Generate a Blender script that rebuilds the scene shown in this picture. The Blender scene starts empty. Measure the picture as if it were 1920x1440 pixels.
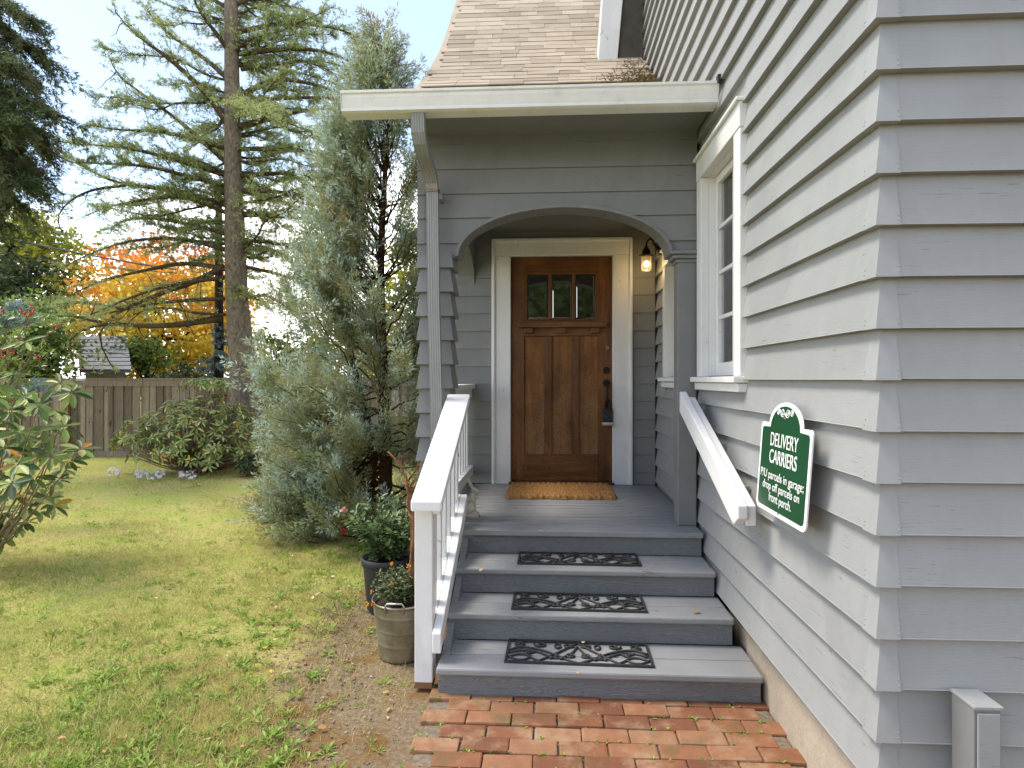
import bpy, bmesh, math, random
import numpy as np
from mathutils import Vector, Matrix
random.seed(7); rng = np.random.default_rng(11)
R = math.radians
scene = bpy.context.scene
col = scene.collection

# ------------------------------------------------------------------ camera
F_PX, CXP, HZ, CAMH = 1150.0, 960.0, 711.0, 1.54
YAW = math.atan(64 / F_PX)
cam_d = bpy.data.cameras.new('camera'); cam = bpy.data.objects.new('camera', cam_d); col.objects.link(cam)
cam.location = (0, 0, CAMH); cam.rotation_euler = (R(90), 0, YAW)
cam_d.sensor_width = 36; cam_d.lens = 36 * F_PX / 1920; cam_d.shift_y = -9 / 1920
cam_d.clip_start = .05; cam_d.clip_end = 3000
scene.camera = cam
scene.render.resolution_x, scene.render.resolution_y = 1024, 768

# ------------------------------------------------------------------ sky, sun, exposure
SUN_AZ, SUN_EL = R(-84), R(60)         # azimuth clockwise from +Y: from the left
world = bpy.data.worlds.new('World'); scene.world = world; world.use_nodes = True
wn = world.node_tree; wn.nodes.clear()
def WN(t, **k):
    n = wn.nodes.new(t)
    for a, b in k.items(): setattr(n, a, b)
    return n
wo = WN('ShaderNodeOutputWorld'); bg = WN('ShaderNodeBackground'); bg2 = WN('ShaderNodeBackground'); mx = WN('ShaderNodeMixShader')
sky = WN('ShaderNodeTexSky', sky_type='NISHITA', sun_disc=False, sun_elevation=SUN_EL, sun_rotation=SUN_AZ % (2 * math.pi))
sky.air_density = 1.0; sky.dust_density = .5; sky.ozone_density = 2.5
bg.inputs['Strength'].default_value = .085
bg2.inputs['Color'].default_value = (1, 1, 1, 1); bg2.inputs['Strength'].default_value = 1.2
tc = WN('ShaderNodeTexCoord'); sep = WN('ShaderNodeSeparateXYZ'); nz = WN('ShaderNodeTexNoise')
mp = WN('ShaderNodeMapping'); mp.inputs['Scale'].default_value = (1, 1, 2.6); mp.inputs['Location'].default_value = (1.3, 0, 0)
nz.inputs['Scale'].default_value = 2.3; nz.inputs['Detail'].default_value = 7; nz.inputs['Roughness'].default_value = .58
ma = WN('ShaderNodeMath', operation='MULTIPLY_ADD'); ma.inputs[1].default_value = -1.15; ma.inputs[2].default_value = .27
ad = WN('ShaderNodeMath', operation='ADD'); rp = WN('ShaderNodeValToRGB')
rp.color_ramp.elements[0].position = .38; rp.color_ramp.elements[0].color = (.09, .09, .09, 1); rp.color_ramp.elements[1].position = .60
L = wn.links.new
L(tc.outputs['Generated'], sep.inputs[0]); L(tc.outputs['Generated'], mp.inputs[0]); L(mp.outputs[0], nz.inputs['Vector'])
mxx = WN('ShaderNodeMath', operation='MAXIMUM'); mxx.inputs[1].default_value = 0; L(sep.outputs['Z'], mxx.inputs[0])
mn = WN('ShaderNodeMath', operation='MINIMUM'); mn.inputs[1].default_value = .36; L(mxx.outputs[0], mn.inputs[0])
L(mn.outputs[0], ma.inputs[0]); L(ma.outputs[0], ad.inputs[0]); L(nz.outputs['Fac'], ad.inputs[1]); L(ad.outputs[0], rp.inputs[0])
L(sky.outputs[0], bg.inputs['Color']); L(rp.outputs[0], mx.inputs[0]); L(bg.outputs[0], mx.inputs[1]); L(bg2.outputs[0], mx.inputs[2]); L(mx.outputs[0], wo.inputs[0])
sd = bpy.data.lights.new('sun', 'SUN'); so = bpy.data.objects.new('sun', sd); col.objects.link(so)
sd.energy = 1.35; sd.angle = R(19); sd.color = (1, .92, .80)
sv = Vector((math.sin(SUN_AZ) * math.cos(SUN_EL), math.cos(SUN_AZ) * math.cos(SUN_EL), math.sin(SUN_EL)))
so.rotation_euler = sv.to_track_quat('Z', 'Y').to_euler(); so.location = (0, 0, 20)
vs = scene.view_settings; vs.view_transform = 'Standard'; vs.look = 'None'; vs.gamma = 1; vs.use_curve_mapping = False
vs.exposure = 1.8
scene.render.engine = 'CYCLES'

# ------------------------------------------------------------------ measuring: a line of sight of the photograph met with a real plane
_s, _c = math.sin(YAW), math.cos(YAW)
def at(px, py, X=None, Y=None, Z=None, dep=None):
    a, b = (px - CXP) / F_PX, (HZ - py) / F_PX
    d = np.array([-_s + a * _c, _c + a * _s, b])
    if X is not None: t = X / d[0]
    elif Y is not None: t = Y / d[1]
    elif Z is not None: t = (Z - CAMH) / d[2]
    else: t = dep
    return np.array([0, 0, CAMH]) + t * d

# ------------------------------------------------------------------ materials
def hexlin(r, g, b): return tuple(((c / 255 + .055) / 1.055) ** 2.4 if c > 10 else c / 255 / 12.92 for c in (r, g, b))
class NT:
    def __init__(s, name):
        s.m = bpy.data.materials.new(name); s.m.use_nodes = True; s.t = s.m.node_tree; s.t.nodes.clear()
        s.out = s.n('ShaderNodeOutputMaterial'); s.b = s.n('ShaderNodeBsdfPrincipled'); s.l(s.b.outputs[0], s.out.inputs[0])
        s.geo = s.n('ShaderNodeNewGeometry'); s.pos = s.geo.outputs['Position']
    def n(s, t, **k):
        x = s.t.nodes.new(t)
        for a, b in k.items(): setattr(x, a, b)
        return x
    def l(s, a, b): s.t.links.new(a, b)
    def set(s, **k):
        for a, v in k.items(): s.b.inputs[a.replace('_', ' ')].default_value = v
        return s
    def noise(s, scale, detail=4, rough=.6, stretch=(1, 1, 1), vec=None, dist=0):
        mp = s.n('ShaderNodeMapping'); mp.inputs['Scale'].default_value = stretch; s.l(vec or s.pos, mp.inputs[0])
        x = s.n('ShaderNodeTexNoise'); x.inputs['Scale'].default_value = scale; x.inputs['Detail'].default_value = detail
        x.inputs['Roughness'].default_value = rough; x.inputs['Distortion'].default_value = dist; s.l(mp.outputs[0], x.inputs['Vector'])
        return x.outputs['Fac']
    def ramp(s, fac, stops, const=False):
        x = s.n('ShaderNodeValToRGB'); e = x.color_ramp.elements
        if const: x.color_ramp.interpolation = 'CONSTANT'
        while len(e) < len(stops): e.new(.5)
        for i, (p, c) in enumerate(stops):
            e[i].position = p
            if not hasattr(c, '__len__'): c = (c, c, c)
            e[i].color = (*c[:3], 1)
        s.l(fac, x.inputs[0]); return x.outputs[0]
    def mix(s, fac, a, b, mode='MIX'):
        x = s.n('ShaderNodeMix', data_type='RGBA', blend_type=mode)
        for v, i in ((fac, 0), (a, 6), (b, 7)):
            if hasattr(v, 'is_linked'): s.l(v, x.inputs[i])
            elif i == 0: x.inputs[i].default_value = v
            else: x.inputs[i].default_value = (*v[:3], 1)
        return x.outputs[2]
    def math(s, op, a, b=0, c=0):
        x = s.n('ShaderNodeMath', operation=op)
        for i, v in enumerate((a, b, c)):
            if hasattr(v, 'is_linked'): s.l(v, x.inputs[i])
            else: x.inputs[i].default_value = v
        return x.outputs[0]
    def color(s, o): s.l(o, s.b.inputs['Base Color']); return s
    def bump(s, h, st=.3, d=.01):
        x = s.n('ShaderNodeBump'); x.inputs['Strength'].default_value = st; x.inputs['Distance'].default_value = d
        s.l(h, x.inputs['Height']); s.l(x.outputs[0], s.b.inputs['Normal']); return s
    def objrand(s): return s.n('ShaderNodeObjectInfo').outputs['Random']
    def island(s): return s.geo.outputs['Random Per Island']

def sc(c, k): return tuple(min(1, x * k) for x in c)
def paint(name, c, grain=(1, 1, 1), var=.07, rough=.5, chip=None, gs=60, gb=.12, dirt=.0, thr=.63, crack=None):
    m = NT(name).set(Roughness=rough, Specular_IOR_Level=.3)
    big = m.noise(2.2, 5, .65)
    g = m.noise(gs, 4, .6, grain)
    o = m.ramp(big, [(.3, sc(c, 1 - var)), (.7, sc(c, 1 + var))])
    o = m.mix(1, o, m.ramp(m.noise(1.05, 2, .5, dist=.7), [(.555, (1, 1, 1)), (.57, (.945, .945, .95))]), 'MULTIPLY')      # touched-up patches
    streak = m.noise(3.5, 5, .7, (3, 3, .35)); o = m.mix(.55, o, m.ramp(streak, [(.3, .90), (.6, 1)]), 'MULTIPLY')
    r = m.ramp(m.objrand(), [(0, (.955, .955, .955)), (1, (1, 1, 1))]); o = m.mix(1, o, r, 'MULTIPLY')
    o = m.mix(.5, o, m.ramp(g, [(.3, .9), (.62, 1)]), 'MULTIPLY')
    if dirt:
        d = m.ramp(m.noise(7, 8, .75), [(.52, 0), (.75, 1)]); o = m.mix(m.math('MULTIPLY', d, dirt), o, (.16, .13, .09))
    if crack:
        ck = m.math('MULTIPLY', m.ramp(m.noise(4, 3, .6, crack), [(.655, 0), (.67, 1)]), m.ramp(m.noise(1.7, 2), [(.48, 0), (.58, 1)])); o = m.mix(m.math('MULTIPLY', ck, .5), o, hexlin(96, 92, 88))
    if chip:
        k = m.ramp(m.math('MULTIPLY', m.noise(16, 6, .7, (grain[0] ** .5, grain[1] ** .5, grain[2] ** .5)), m.ramp(m.noise(3.1, 2), [(.35, .8), (.7, 1.06)])), [(thr, 0), (thr + .02, 1)])
        o = m.mix(k, o, chip)
    m.color(o).bump(g, gb * 1.6, .004); return m.m

GREY = hexlin(149, 150, 148)
M = {}
M['siding_y'] = paint('siding_paint_side', GREY, (14, .5, 14), .06, .55, hexlin(120, 116, 110), 40, .14, .05, .635, (20, 2.2, 46))
M['siding_x'] = paint('siding_paint_front', GREY, (.5, 14, 14), .06, .55, hexlin(120, 116, 110), 40, .14, .05, .635, (2.2, 20, 46))
M['porch_shaded'] = paint('porch_siding_shaded', sc(GREY, .70), (.5, 14, 14), .05, .5, hexlin(110, 108, 104), 40, .12)  # same house grey, darkened: the porch's shade is put into the colour
M['trim_grey'] = paint('grey_trim_paint', sc(GREY, .66), (14, 14, .5), .05, .45, None, 40, .12)
M['downspout'] = paint('downspout_paint', sc(GREY, .86), (14, 14, .5), .06, .4, None, 30, .06)
M['white'] = paint('white_trim_paint', (.74, .73, .71), (10, 10, 1), .025, .42, (.42, .39, .33), 30, .1)
M['white_rail'] = paint('white_rail_paint', (.77, .765, .75), (10, 1, 10), .02, .4, (.46, .42, .36), 30, .12, .05, .625)
M['gutter'] = paint('gutter_enamel', (.78, .77, .735), (1, 6, 6), .03, .35, None, 20, .03, .22)
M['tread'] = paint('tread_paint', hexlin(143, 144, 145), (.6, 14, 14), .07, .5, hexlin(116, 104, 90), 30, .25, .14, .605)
M['floor_plank'] = paint('porch_plank_paint', hexlin(138, 139, 140), (.6, 14, 14), .09, .5, hexlin(124, 112, 96), 30, .15, .12, .61)
M['concrete'] = paint('foundation_concrete', hexlin(168, 156, 138), (1, 1, 1), .16, .9, None, 50, .7, .3)
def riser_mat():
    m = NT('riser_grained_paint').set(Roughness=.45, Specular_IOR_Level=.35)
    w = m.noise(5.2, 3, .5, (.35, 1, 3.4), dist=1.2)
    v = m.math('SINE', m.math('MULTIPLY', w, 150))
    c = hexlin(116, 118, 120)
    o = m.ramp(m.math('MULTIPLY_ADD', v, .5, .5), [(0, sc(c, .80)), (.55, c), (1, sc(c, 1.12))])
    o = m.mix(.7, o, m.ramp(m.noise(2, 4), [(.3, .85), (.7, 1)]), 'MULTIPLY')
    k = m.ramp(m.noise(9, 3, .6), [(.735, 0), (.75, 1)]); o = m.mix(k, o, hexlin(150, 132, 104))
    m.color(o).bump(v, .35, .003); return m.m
M['riser'] = riser_mat()
def wood_door(name, ax, c0, c1, c2, gs=1.0, bleach=0):
    m = NT(name).set(Roughness=.42, Specular_IOR_Level=.35)
    st = (9 * gs, 9, .55) if ax == 'z' else (.55, 9, 9 * gs)
    n1 = m.noise(3.2, 6, .62, st, dist=.6); n2 = m.noise(20, 4, .7, st)
    fig = m.noise(4, 3, .5, (6, 6, 2.2) if ax == 'z' else (2.2, 6, 6), dist=2.2)
    o = m.ramp(n1, [(.25, c0), (.5, c1), (.78, c2)])
    o = m.mix(.55, o, m.ramp(n2, [(.32, .35), (.58, 1)]), 'MULTIPLY')
    lines = m.math('MULTIPLY_ADD', m.math('SINE', m.math('MULTIPLY', fig, 75)), .5, .5)
    o = m.mix(m.math('MULTIPLY', lines, .5), o, sc(c2, 1.15))
    o = m.mix(.85, o, m.ramp(m.noise(2.1, 5, .65, (1.6, 1, 1)), [(.32, (.42, .36, .32)), (.62, (1, 1, 1))]), 'MULTIPLY')
    if bleach:
        sp = m.n('ShaderNodeSeparateXYZ'); m.l(m.pos, sp.inputs[0])
        w = m.math('MULTIPLY', m.ramp(m.math('ADD', m.noise(3.5, 4), m.math('MULTIPLY_ADD', sp.outputs['Z'], -.42, .55)), [(.42, 0), (.75, 1)]), m.math('MULTIPLY', lines, bleach))
        o = m.mix(w, o, hexlin(152, 124, 92))
    m.color(o).bump(n2, .3, .003); return m.m
D0, D1, D2 = hexlin(44, 26, 14), hexlin(102, 63, 31), hexlin(148, 98, 54)
M['door_v'] = wood_door('oak_stile', 'z', D0, D1, D2)
M['door_h'] = wood_door('oak_rail', 'x', D0, D1, D2)
M['door_p'] = wood_door('oak_panel', 'z', hexlin(60, 36, 16), hexlin(122, 76, 32), hexlin(168, 114, 56), .8, .8)
def simple(name, c, rough=.5, metal=0, var=.1, ns=30, b=.1, spec=.4):
    m = NT(name).set(Roughness=rough, Metallic=metal, Specular_IOR_Level=spec)
    n = m.noise(ns, 5, .65); m.color(m.ramp(n, [(.3, sc(c, 1 - var)), (.7, sc(c, 1 + var))])).bump(n, b, .004); return m.m
M['black_metal'] = simple('black_iron', (.018, .018, .017), .42, .6, .3)
M['brass'] = simple('old_brass', (.35, .25, .1), .35, 1)
M['chrome'] = simple('grey_metal', (.5, .5, .48), .3, .9)
M['black_plastic'] = simple('black_plastic', (.016, .016, .018), .45)
M['pot'] = simple('nursery_pot_plastic', (.035, .038, .042), .5, 0, .35, 9, .08)
M['rubber'] = simple('black_rubber', (.030, .029, .028), .55, 0, .35, 40, .3)
M['stone'] = simple('statue_concrete', hexlin(182, 176, 160), .9, 0, .28, 26, .8)
M['dark'] = simple('dark_gap', (.03, .03, .03), .9)
M['curtain'] = simple('window_blind', (.60, .60, .585), .9, 0, .06, 3)
M['sign_green'] = simple('sign_green_enamel', hexlin(18, 70, 40), .32, 0, .04, 4, .0)
M['sign_white'] = simple('sign_white_enamel', (.82, .82, .8), .4, 0, .03, 4, .0)
M['bark'] = None
def glass(name, tint=(.02, .022, .02), rough=.03):
    m = NT(name).set(Base_Color=(*tint, 1), Roughness=rough, Specular_IOR_Level=1.0, IOR=1.9)
    m.bump(m.noise(5, 2), .04, .01); return m.m
M['door_glass'] = glass('bevelled_door_glass')
def clear_glass():
    m = NT('window_glass'); tr = m.n('ShaderNodeBsdfTransparent'); gl = m.n('ShaderNodeBsdfGlossy'); gl.inputs['Roughness'].default_value = .03
    fr = m.n('ShaderNodeFresnel'); fr.inputs['IOR'].default_value = 1.5; mi = m.n('ShaderNodeMixShader')
    m.l(fr.outputs[0], mi.inputs[0]); m.l(tr.outputs[0], mi.inputs[1]); m.l(gl.outputs[0], mi.inputs[2]); m.l(mi.outputs[0], m.out.inputs[0]); return m.m
M['glass'] = clear_glass()
def amber():
    m = NT('lantern_ribbed_glass').set(Base_Color=(1, .86, .6, 1), Roughness=.25, Transmission_Weight=.9, IOR=1.3); return m.m
M['amber'] = amber()
def emis(name, c, s):
    m = NT(name).set(Emission_Color=(*c, 1), Emission_Strength=s); return m.m
M['bulb'] = emis('lit_bulb', (1, .72, .36), 14)
def brick():
    m = NT('paver_brick_clay').set(Roughness=.85)
    o = m.ramp(m.objrand(), [(0, hexlin(112, 68, 44)), (.5, hexlin(134, 86, 56)), (1, hexlin(146, 104, 74))])
    o = m.mix(.8, o, m.ramp(m.noise(14, 6, .7), [(.3, .7), (.65, 1.05)]), 'MULTIPLY')
    o = m.mix(m.ramp(m.noise(6, 5, .7), [(.48, 0), (.72, .8)]), o, hexlin(160, 134, 104))
    o = m.mix(m.ramp(m.noise(3.4, 4, .7), [(.54, 0), (.70, .7)]), o, hexlin(84, 82, 42))
    m.color(o).bump(m.noise(70, 4, .7), .5, .004); return m.m
M['brick'] = brick()
def shingle():
    m = NT('roof_shingle_granules').set(Roughness=.95, Specular_IOR_Level=.1)
    o = m.ramp(m.objrand(), [(0, hexlin(146, 134, 117)), (.5, hexlin(164, 151, 133)), (1, hexlin(176, 162, 143))])
    o = m.mix(.7, o, m.ramp(m.noise(130, 3, .8), [(.3, .75), (.7, 1.1)]), 'MULTIPLY')
    o = m.mix(m.ramp(m.noise(2.2, 5, .7), [(.5, 0), (.8, .5)]), o, hexlin(120, 104, 84))
    m.color(o).bump(m.noise(160, 2), .4, .003); return m.m
M['shingle'] = shingle()
def coir():
    m = NT('braided_coir').set(Roughness=.95, Specular_IOR_Level=.05)
    o = m.ramp(m.noise(60, 5, .75, (1, 2, 1)), [(.25, hexlin(84, 58, 32)), (.5, hexlin(148, 108, 66)), (.75, hexlin(184, 146, 100))])
    m.color(o).bump(m.noise(220, 3, .8), .9, .006); return m.m
M['coir'] = coir()
def galv():
    m = NT('galvanised_steel').set(Roughness=.42, Metallic=.75)
    n = m.noise(9, 6, .7, (1, 1, .6)); m.color(m.ramp(n, [(.3, hexlin(120, 114, 96)), (.7, hexlin(176, 170, 152))])).bump(n, .05, .01); return m.m
M['galv'] = galv()
def fence_wood(name, c0, c1):
    m = NT(name).set(Roughness=.9, Specular_IOR_Level=.1)
    r = m.objrand(); o = m.mix(r, c0, c1)
    g = m.noise(5, 6, .7, (12, 12, .8), dist=.5); o = m.mix(.85, o, m.ramp(g, [(.3, .45), (.65, 1.1)]), 'MULTIPLY')
    k = m.ramp(m.noise(5, 2, .5, (2, 2, .9)), [(.68, 0), (.72, .8)]); o = m.mix(k, o, (.03, .022, .016))
    m.color(o).bump(g, .5, .006); return m.m
M['fence'] = fence_wood('weathered_cedar_board', hexlin(112, 100, 86), hexlin(158, 144, 126))
M['fence_post'] = fence_wood('tan_fence_post', hexlin(140, 108, 72), hexlin(150, 116, 78))
M['fence_rail'] = fence_wood('grey_fence_rail', hexlin(132, 118, 104), hexlin(142, 128, 112))
def bark(name, c0, c1, sx=8):
    m = NT(name).set(Roughness=.95, Specular_IOR_Level=.1)
    n = m.noise(3.2, 7, .7, (sx, sx, sx * .45)); o = m.ramp(n, [(.32, c0), (.62, c1), (.8, sc(c1, 1.5))])
    m.color(o).bump(n, .9, .03); return m.m
M['bark'] = bark('cedar_bark', hexlin(82, 72, 60), hexlin(138, 126, 110))
M['bark2'] = bark('twig_bark', hexlin(60, 50, 38), hexlin(100, 86, 68))
M['bark3'] = bark('juniper_bark', hexlin(52, 36, 26), hexlin(92, 66, 48))
M['bark_dark'] = bark('dark_bark', hexlin(24, 20, 17), hexlin(48, 42, 36))
M['stem_pale'] = bark('pale_stem', hexlin(110, 92, 74), hexlin(158, 140, 118))
M['vine'] = bark('dry_vine_bark', hexlin(104, 70, 46), hexlin(160, 120, 88))
def leaf(name, stops, trans=.35, rough=.5, clump=None, cs=1.2, spec=.25):
    m = NT(name).set(Roughness=rough, Specular_IOR_Level=spec)
    o = m.ramp(m.island(), stops)
    if clump: o = m.mix(m.ramp(m.noise(cs, 3, .6), [(.42, 0), (.62, .85)]), o, clump)
    m.color(o)
    tr = m.n('ShaderNodeBsdfTranslucent'); m.l(o, tr.inputs[0]); mi = m.n('ShaderNodeMixShader'); mi.inputs[0].default_value = trans
    m.l(m.b.outputs[0], mi.inputs[1]); m.l(tr.outputs[0], mi.inputs[2]); m.l(mi.outputs[0], m.out.inputs[0]); return m.m

# ------------------------------------------------------------------ object helpers
def origin(p):
    v = Vector((0, 0, 0))
    while p: v += p.location; p = p.parent
    return v
def empty(name, loc, label=None, cat=None, group=None):
    o = bpy.data.objects.new(name, None); col.objects.link(o); o.location = loc; o.empty_display_size = .1
    tag(o, label, cat, group); return o
def tag(o, label=None, cat=None, group=None, kind=None):
    for k, v in (('label', label), ('category', cat), ('group', group), ('kind', kind)):
        if v: o[k] = v
    return o
def link(name, me, parent=None, loc=(0, 0, 0), rot=(0, 0, 0), scl=None):
    """loc in world coordinates"""
    o = bpy.data.objects.new(name, me); col.objects.link(o)
    if parent: o.parent = parent
    o.location = Vector(loc) - origin(parent); o.rotation_euler = rot
    if scl: o.scale = scl
    return o
def np_mesh(name, V, Fc, mat, parent=None, smooth=False):
    """V (n,3) world coordinates, Fc (m,k) faces"""
    V = np.asarray(V, dtype=np.float32); Fc = np.asarray(Fc, dtype=np.int32)
    if parent: V = V - np.array(origin(parent), dtype=np.float32)
    me = bpy.data.meshes.new(name); k = Fc.shape[1]
    me.vertices.add(len(V)); me.vertices.foreach_set('co', V.ravel())
    me.loops.add(Fc.size); me.loops.foreach_set('vertex_index', Fc.ravel())
    me.polygons.add(len(Fc)); me.polygons.foreach_set('loop_start', np.arange(0, Fc.size, k, dtype=np.int32))
    me.polygons.foreach_set('loop_total', np.full(len(Fc), k, dtype=np.int32))
    if smooth: me.polygons.foreach_set('use_smooth', np.ones(len(Fc), dtype=bool))
    me.update(calc_edges=True); me.materials.append(mat)
    o = bpy.data.objects.new(name, me); col.objects.link(o)
    if parent: o.parent = parent
    return o
class MB:
    def __init__(s): s.v = []; s.f = []
    def add(s, vs, fs):
        n = len(s.v); s.v += [tuple(map(float, p)) for p in vs]; s.f += [tuple(i + n for i in f) for f in fs]; return s
    def hexa(s, p):   # 8 points: bottom ring 4 (ccw from above), top ring 4
        return s.add(p, [(3, 2, 1, 0), (4, 5, 6, 7), (0, 1, 5, 4), (1, 2, 6, 5), (2, 3, 7, 6), (3, 0, 4, 7)])
    def box(s, x0, x1, y0, y1, z0, z1):
        return s.hexa([(x0, y0, z0), (x1, y0, z0), (x1, y1, z0), (x0, y1, z0), (x0, y0, z1), (x1, y0, z1), (x1, y1, z1), (x0, y1, z1)])
    def prism(s, poly, fn, a, b):   # poly 2-D ring; fn(p, t) -> 3-D
        n = len(poly)
        s.add([fn(p, a) for p in poly] + [fn(p, b) for p in poly],
              [tuple(range(n))[::-1], tuple(range(n, 2 * n))] + [(i, (i + 1) % n, n + (i + 1) % n, n + i) for i in range(n)]); return s
    def tube(s, path, rad, n=6, cap=True):
        path = [Vector(p) for p in path]; rad = [rad] * len(path) if not hasattr(rad, '__len__') else rad
        vs = []; up = None
        for i, p in enumerate(path):
            t = (path[min(i + 1, len(path) - 1)] - path[max(i - 1, 0)]).normalized()
            if up is None: up = t.orthogonal()
            u = (up - t * up.dot(t)); u = u.normalized() if u.length > 1e-6 else t.orthogonal(); up = u; w = t.cross(u)
            for k in range(n):
                a = 2 * math.pi * k / n; vs.append(p + (u * math.cos(a) + w * math.sin(a)) * rad[i])
        fs = [(i * n + k, i * n + (k + 1) % n, (i + 1) * n + (k + 1) % n, (i + 1) * n + k) for i in range(len(path) - 1) for k in range(n)]
        if cap: fs += [tuple(range(n))[::-1], tuple(range((len(path) - 1) * n, len(path) * n))]
        return s.add(vs, fs)
    def lathe(s, prof, c=(0, 0, 0), n=24, sy=1):   # prof [(r,z)]
        vs = [(c[0] + r * math.cos(2 * math.pi * k / n), c[1] + sy * r * math.sin(2 * math.pi * k / n), c[2] + z) for r, z in prof for k in range(n)]
        fs = [(i * n + k, i * n + (k + 1) % n, (i + 1) * n + (k + 1) % n, (i + 1) * n + k) for i in range(len(prof) - 1) for k in range(n)]
        return s.add(vs, fs)
    def ball(s, c, r, n=10, m=6):
        r = (r, r, r) if not hasattr(r, '__len__') else r
        vs = [(c[0] + r[0] * math.sin(math.pi * j / m) * math.cos(2 * math.pi * k / n), c[1] + r[1] * math.sin(math.pi * j / m) * math.sin(2 * math.pi * k / n), c[2] - r[2] * math.cos(math.pi * j / m)) for j in range(m + 1) for k in range(n)]
        fs = [(j * n + k, j * n + (k + 1) % n, (j + 1) * n + (k + 1) % n, (j + 1) * n + k) for j in range(m) for k in range(n)]
        return s.add(vs, fs)
    def mesh(s, name, mat, org=(0, 0, 0), smooth=False):
        me = bpy.data.meshes.new(name)
        me.from_pydata([tuple(Vector(p) - Vector(org)) for p in s.v], [], s.f); me.materials.append(mat)
        bm = bmesh.new(); bm.from_mesh(me); bmesh.ops.remove_doubles(bm, verts=bm.verts, dist=1e-6)
        bmesh.ops.recalc_face_normals(bm, faces=bm.faces); bm.to_mesh(me); bm.free()
        if smooth: me.polygons.foreach_set('use_smooth', [True] * len(me.polygons))
        return me
    def build(s, name, mat, parent=None, smooth=False, bevel=0):
        me = s.mesh(name, mat, origin(parent), smooth)
        o = bpy.data.objects.new(name, me); col.objects.link(o)
        if parent: o.parent = parent
        if bevel:
            b = o.modifiers.new('bevel', 'BEVEL'); b.width = bevel; b.segments = 2; b.limit_method = 'ANGLE'; b.angle_limit = R(40)
        return o
def box(name, mat, parent, *b, bevel=.003): return MB().box(*b).build(name, mat, parent, bevel=bevel)
def unit(v): return v / np.maximum(np.linalg.norm(v, axis=-1, keepdims=True), 1e-9)
def blades(P, D, Ln, W, tri=False, fold=0.0, side=None):
    """flat leaves: P base, D direction, Ln length, W width -> V, F"""
    n = len(P); D = unit(D)
    if side is None: side = unit(np.cross(D, rng.normal(size=(n, 3))))
    Ln = np.broadcast_to(np.asarray(Ln, float).reshape(-1, 1), (n, 1)); W = np.broadcast_to(np.asarray(W, float).reshape(-1, 1), (n, 1))
    if tri:
        V = np.stack([P - side * W / 2, P + side * W / 2, P + D * Ln], 1); k = 3
    else:
        up = np.cross(side, D) * fold * W
        V = np.stack([P, P + D * Ln * .45 + side * W / 2 + up, P + D * Ln, P + D * Ln * .45 - side * W / 2 + up], 1); k = 4
    return V.reshape(-1, 3), np.arange(n * k).reshape(n, k)
def bendpath(p0, p1, n=8, sag=0.0, wob=.03, seed=None):
    p0, p1 = np.array(p0, float), np.array(p1, float); t = np.linspace(0, 1, n)[:, None]
    p = p0 + (p1 - p0) * t; ln = np.linalg.norm(p1 - p0)
    p[:, 2] += sag * ln * 4 * (t * (1 - t))[:, 0]
    w = rng.normal(size=(n, 3)) * wob * ln; w[0] = 0; w[-1] = 0
    return p + w
def resample(path, n):
    path = np.asarray(path, float); d = np.r_[0, np.cumsum(np.linalg.norm(np.diff(path, axis=0), axis=1))]
    s = np.linspace(0, d[-1], n); return np.stack([np.interp(s, d, path[:, i]) for i in range(3)], 1)
def smoothpath(path, n=16):
    p = np.asarray(path, float)
    for _ in range(2):
        q = np.empty((2 * len(p) - 2, 3)); q[0::2] = p[:-1] * .75 + p[1:] * .25; q[1::2] = p[:-1] * .25 + p[1:] * .75
        p = np.vstack([p[:1], q, p[-1:]])
    return resample(p, n)
# ================================================================== THE SETTING
XS, YS = 1.001, 1.888          # sheathing planes of the projecting wing (side wall faces -X, front wall faces -Y)
EXPO = .1515
PORCH_Z, YD, YA = .60, 5.52, 4.0
# ---- ground
def ground_mat():
    m = NT('lawn_and_soil').set(Roughness=.95, Specular_IOR_Level=.05)
    sp = m.n('ShaderNodeSeparateXYZ'); m.l(m.pos, sp.inputs[0]); X, Y = sp.outputs['X'], sp.outputs['Y']
    n1 = m.noise(1.1, 5, .65); n2 = m.noise(6, 6, .7); n3 = m.noise(45, 5, .75)
    g = m.ramp(n3, [(.25, hexlin(98, 108, 48)), (.5, hexlin(148, 156, 76)), (.75, hexlin(180, 186, 100))])
    t = m.ramp(n3, [(.25, hexlin(130, 112, 70)), (.6, hexlin(186, 168, 116))])
    o = m.mix(m.ramp(m.math('MULTIPLY_ADD', n2, .5, m.math('MULTIPLY', n1, .5)), [(.44, 0), (.60, .95)]), g, t)
    dirt = m.ramp(n3, [(.25, hexlin(88, 74, 56)), (.5, hexlin(132, 114, 90)), (.8, hexlin(166, 149, 124))])
    dirt = m.mix(m.ramp(m.noise(2.6, 4, .6), [(.5, 0), (.62, .8)]), dirt, hexlin(120, 86, 40))
    wob = m.math('MULTIPLY_ADD', n2, .9, -.45)
    a = m.ramp(m.math('ADD', X, m.math('ADD', wob, 2.0)), [(.52, 0), (.70, 1)])          # x > about -1.5
    b = m.ramp(m.math('MULTIPLY_ADD', Y, -.2, 1.6), [(.25, 0), (.5, 1)])                   # y < about 6
    o = m.mix(m.math('MULTIPLY', a, b), o, dirt)
    mulch = m.ramp(n3, [(.25, hexlin(70, 44, 28)), (.6, hexlin(128, 86, 58))])
    c = m.ramp(m.math('ADD', m.math('MULTIPLY_ADD', Y, .25, -2.4), wob), [(.12, 0), (.3, 1)])      # beds in front of the fence
    d = m.ramp(m.math('ADD', m.math('MULTIPLY_ADD', X, .22, 1.72), wob), [(.35, 0), (.55, 1)])
    o = m.mix(m.math('MULTIPLY', c, d), o, mulch)
    m.color(o).bump(n3, .8, .02); return m.m
n = 90
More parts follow.
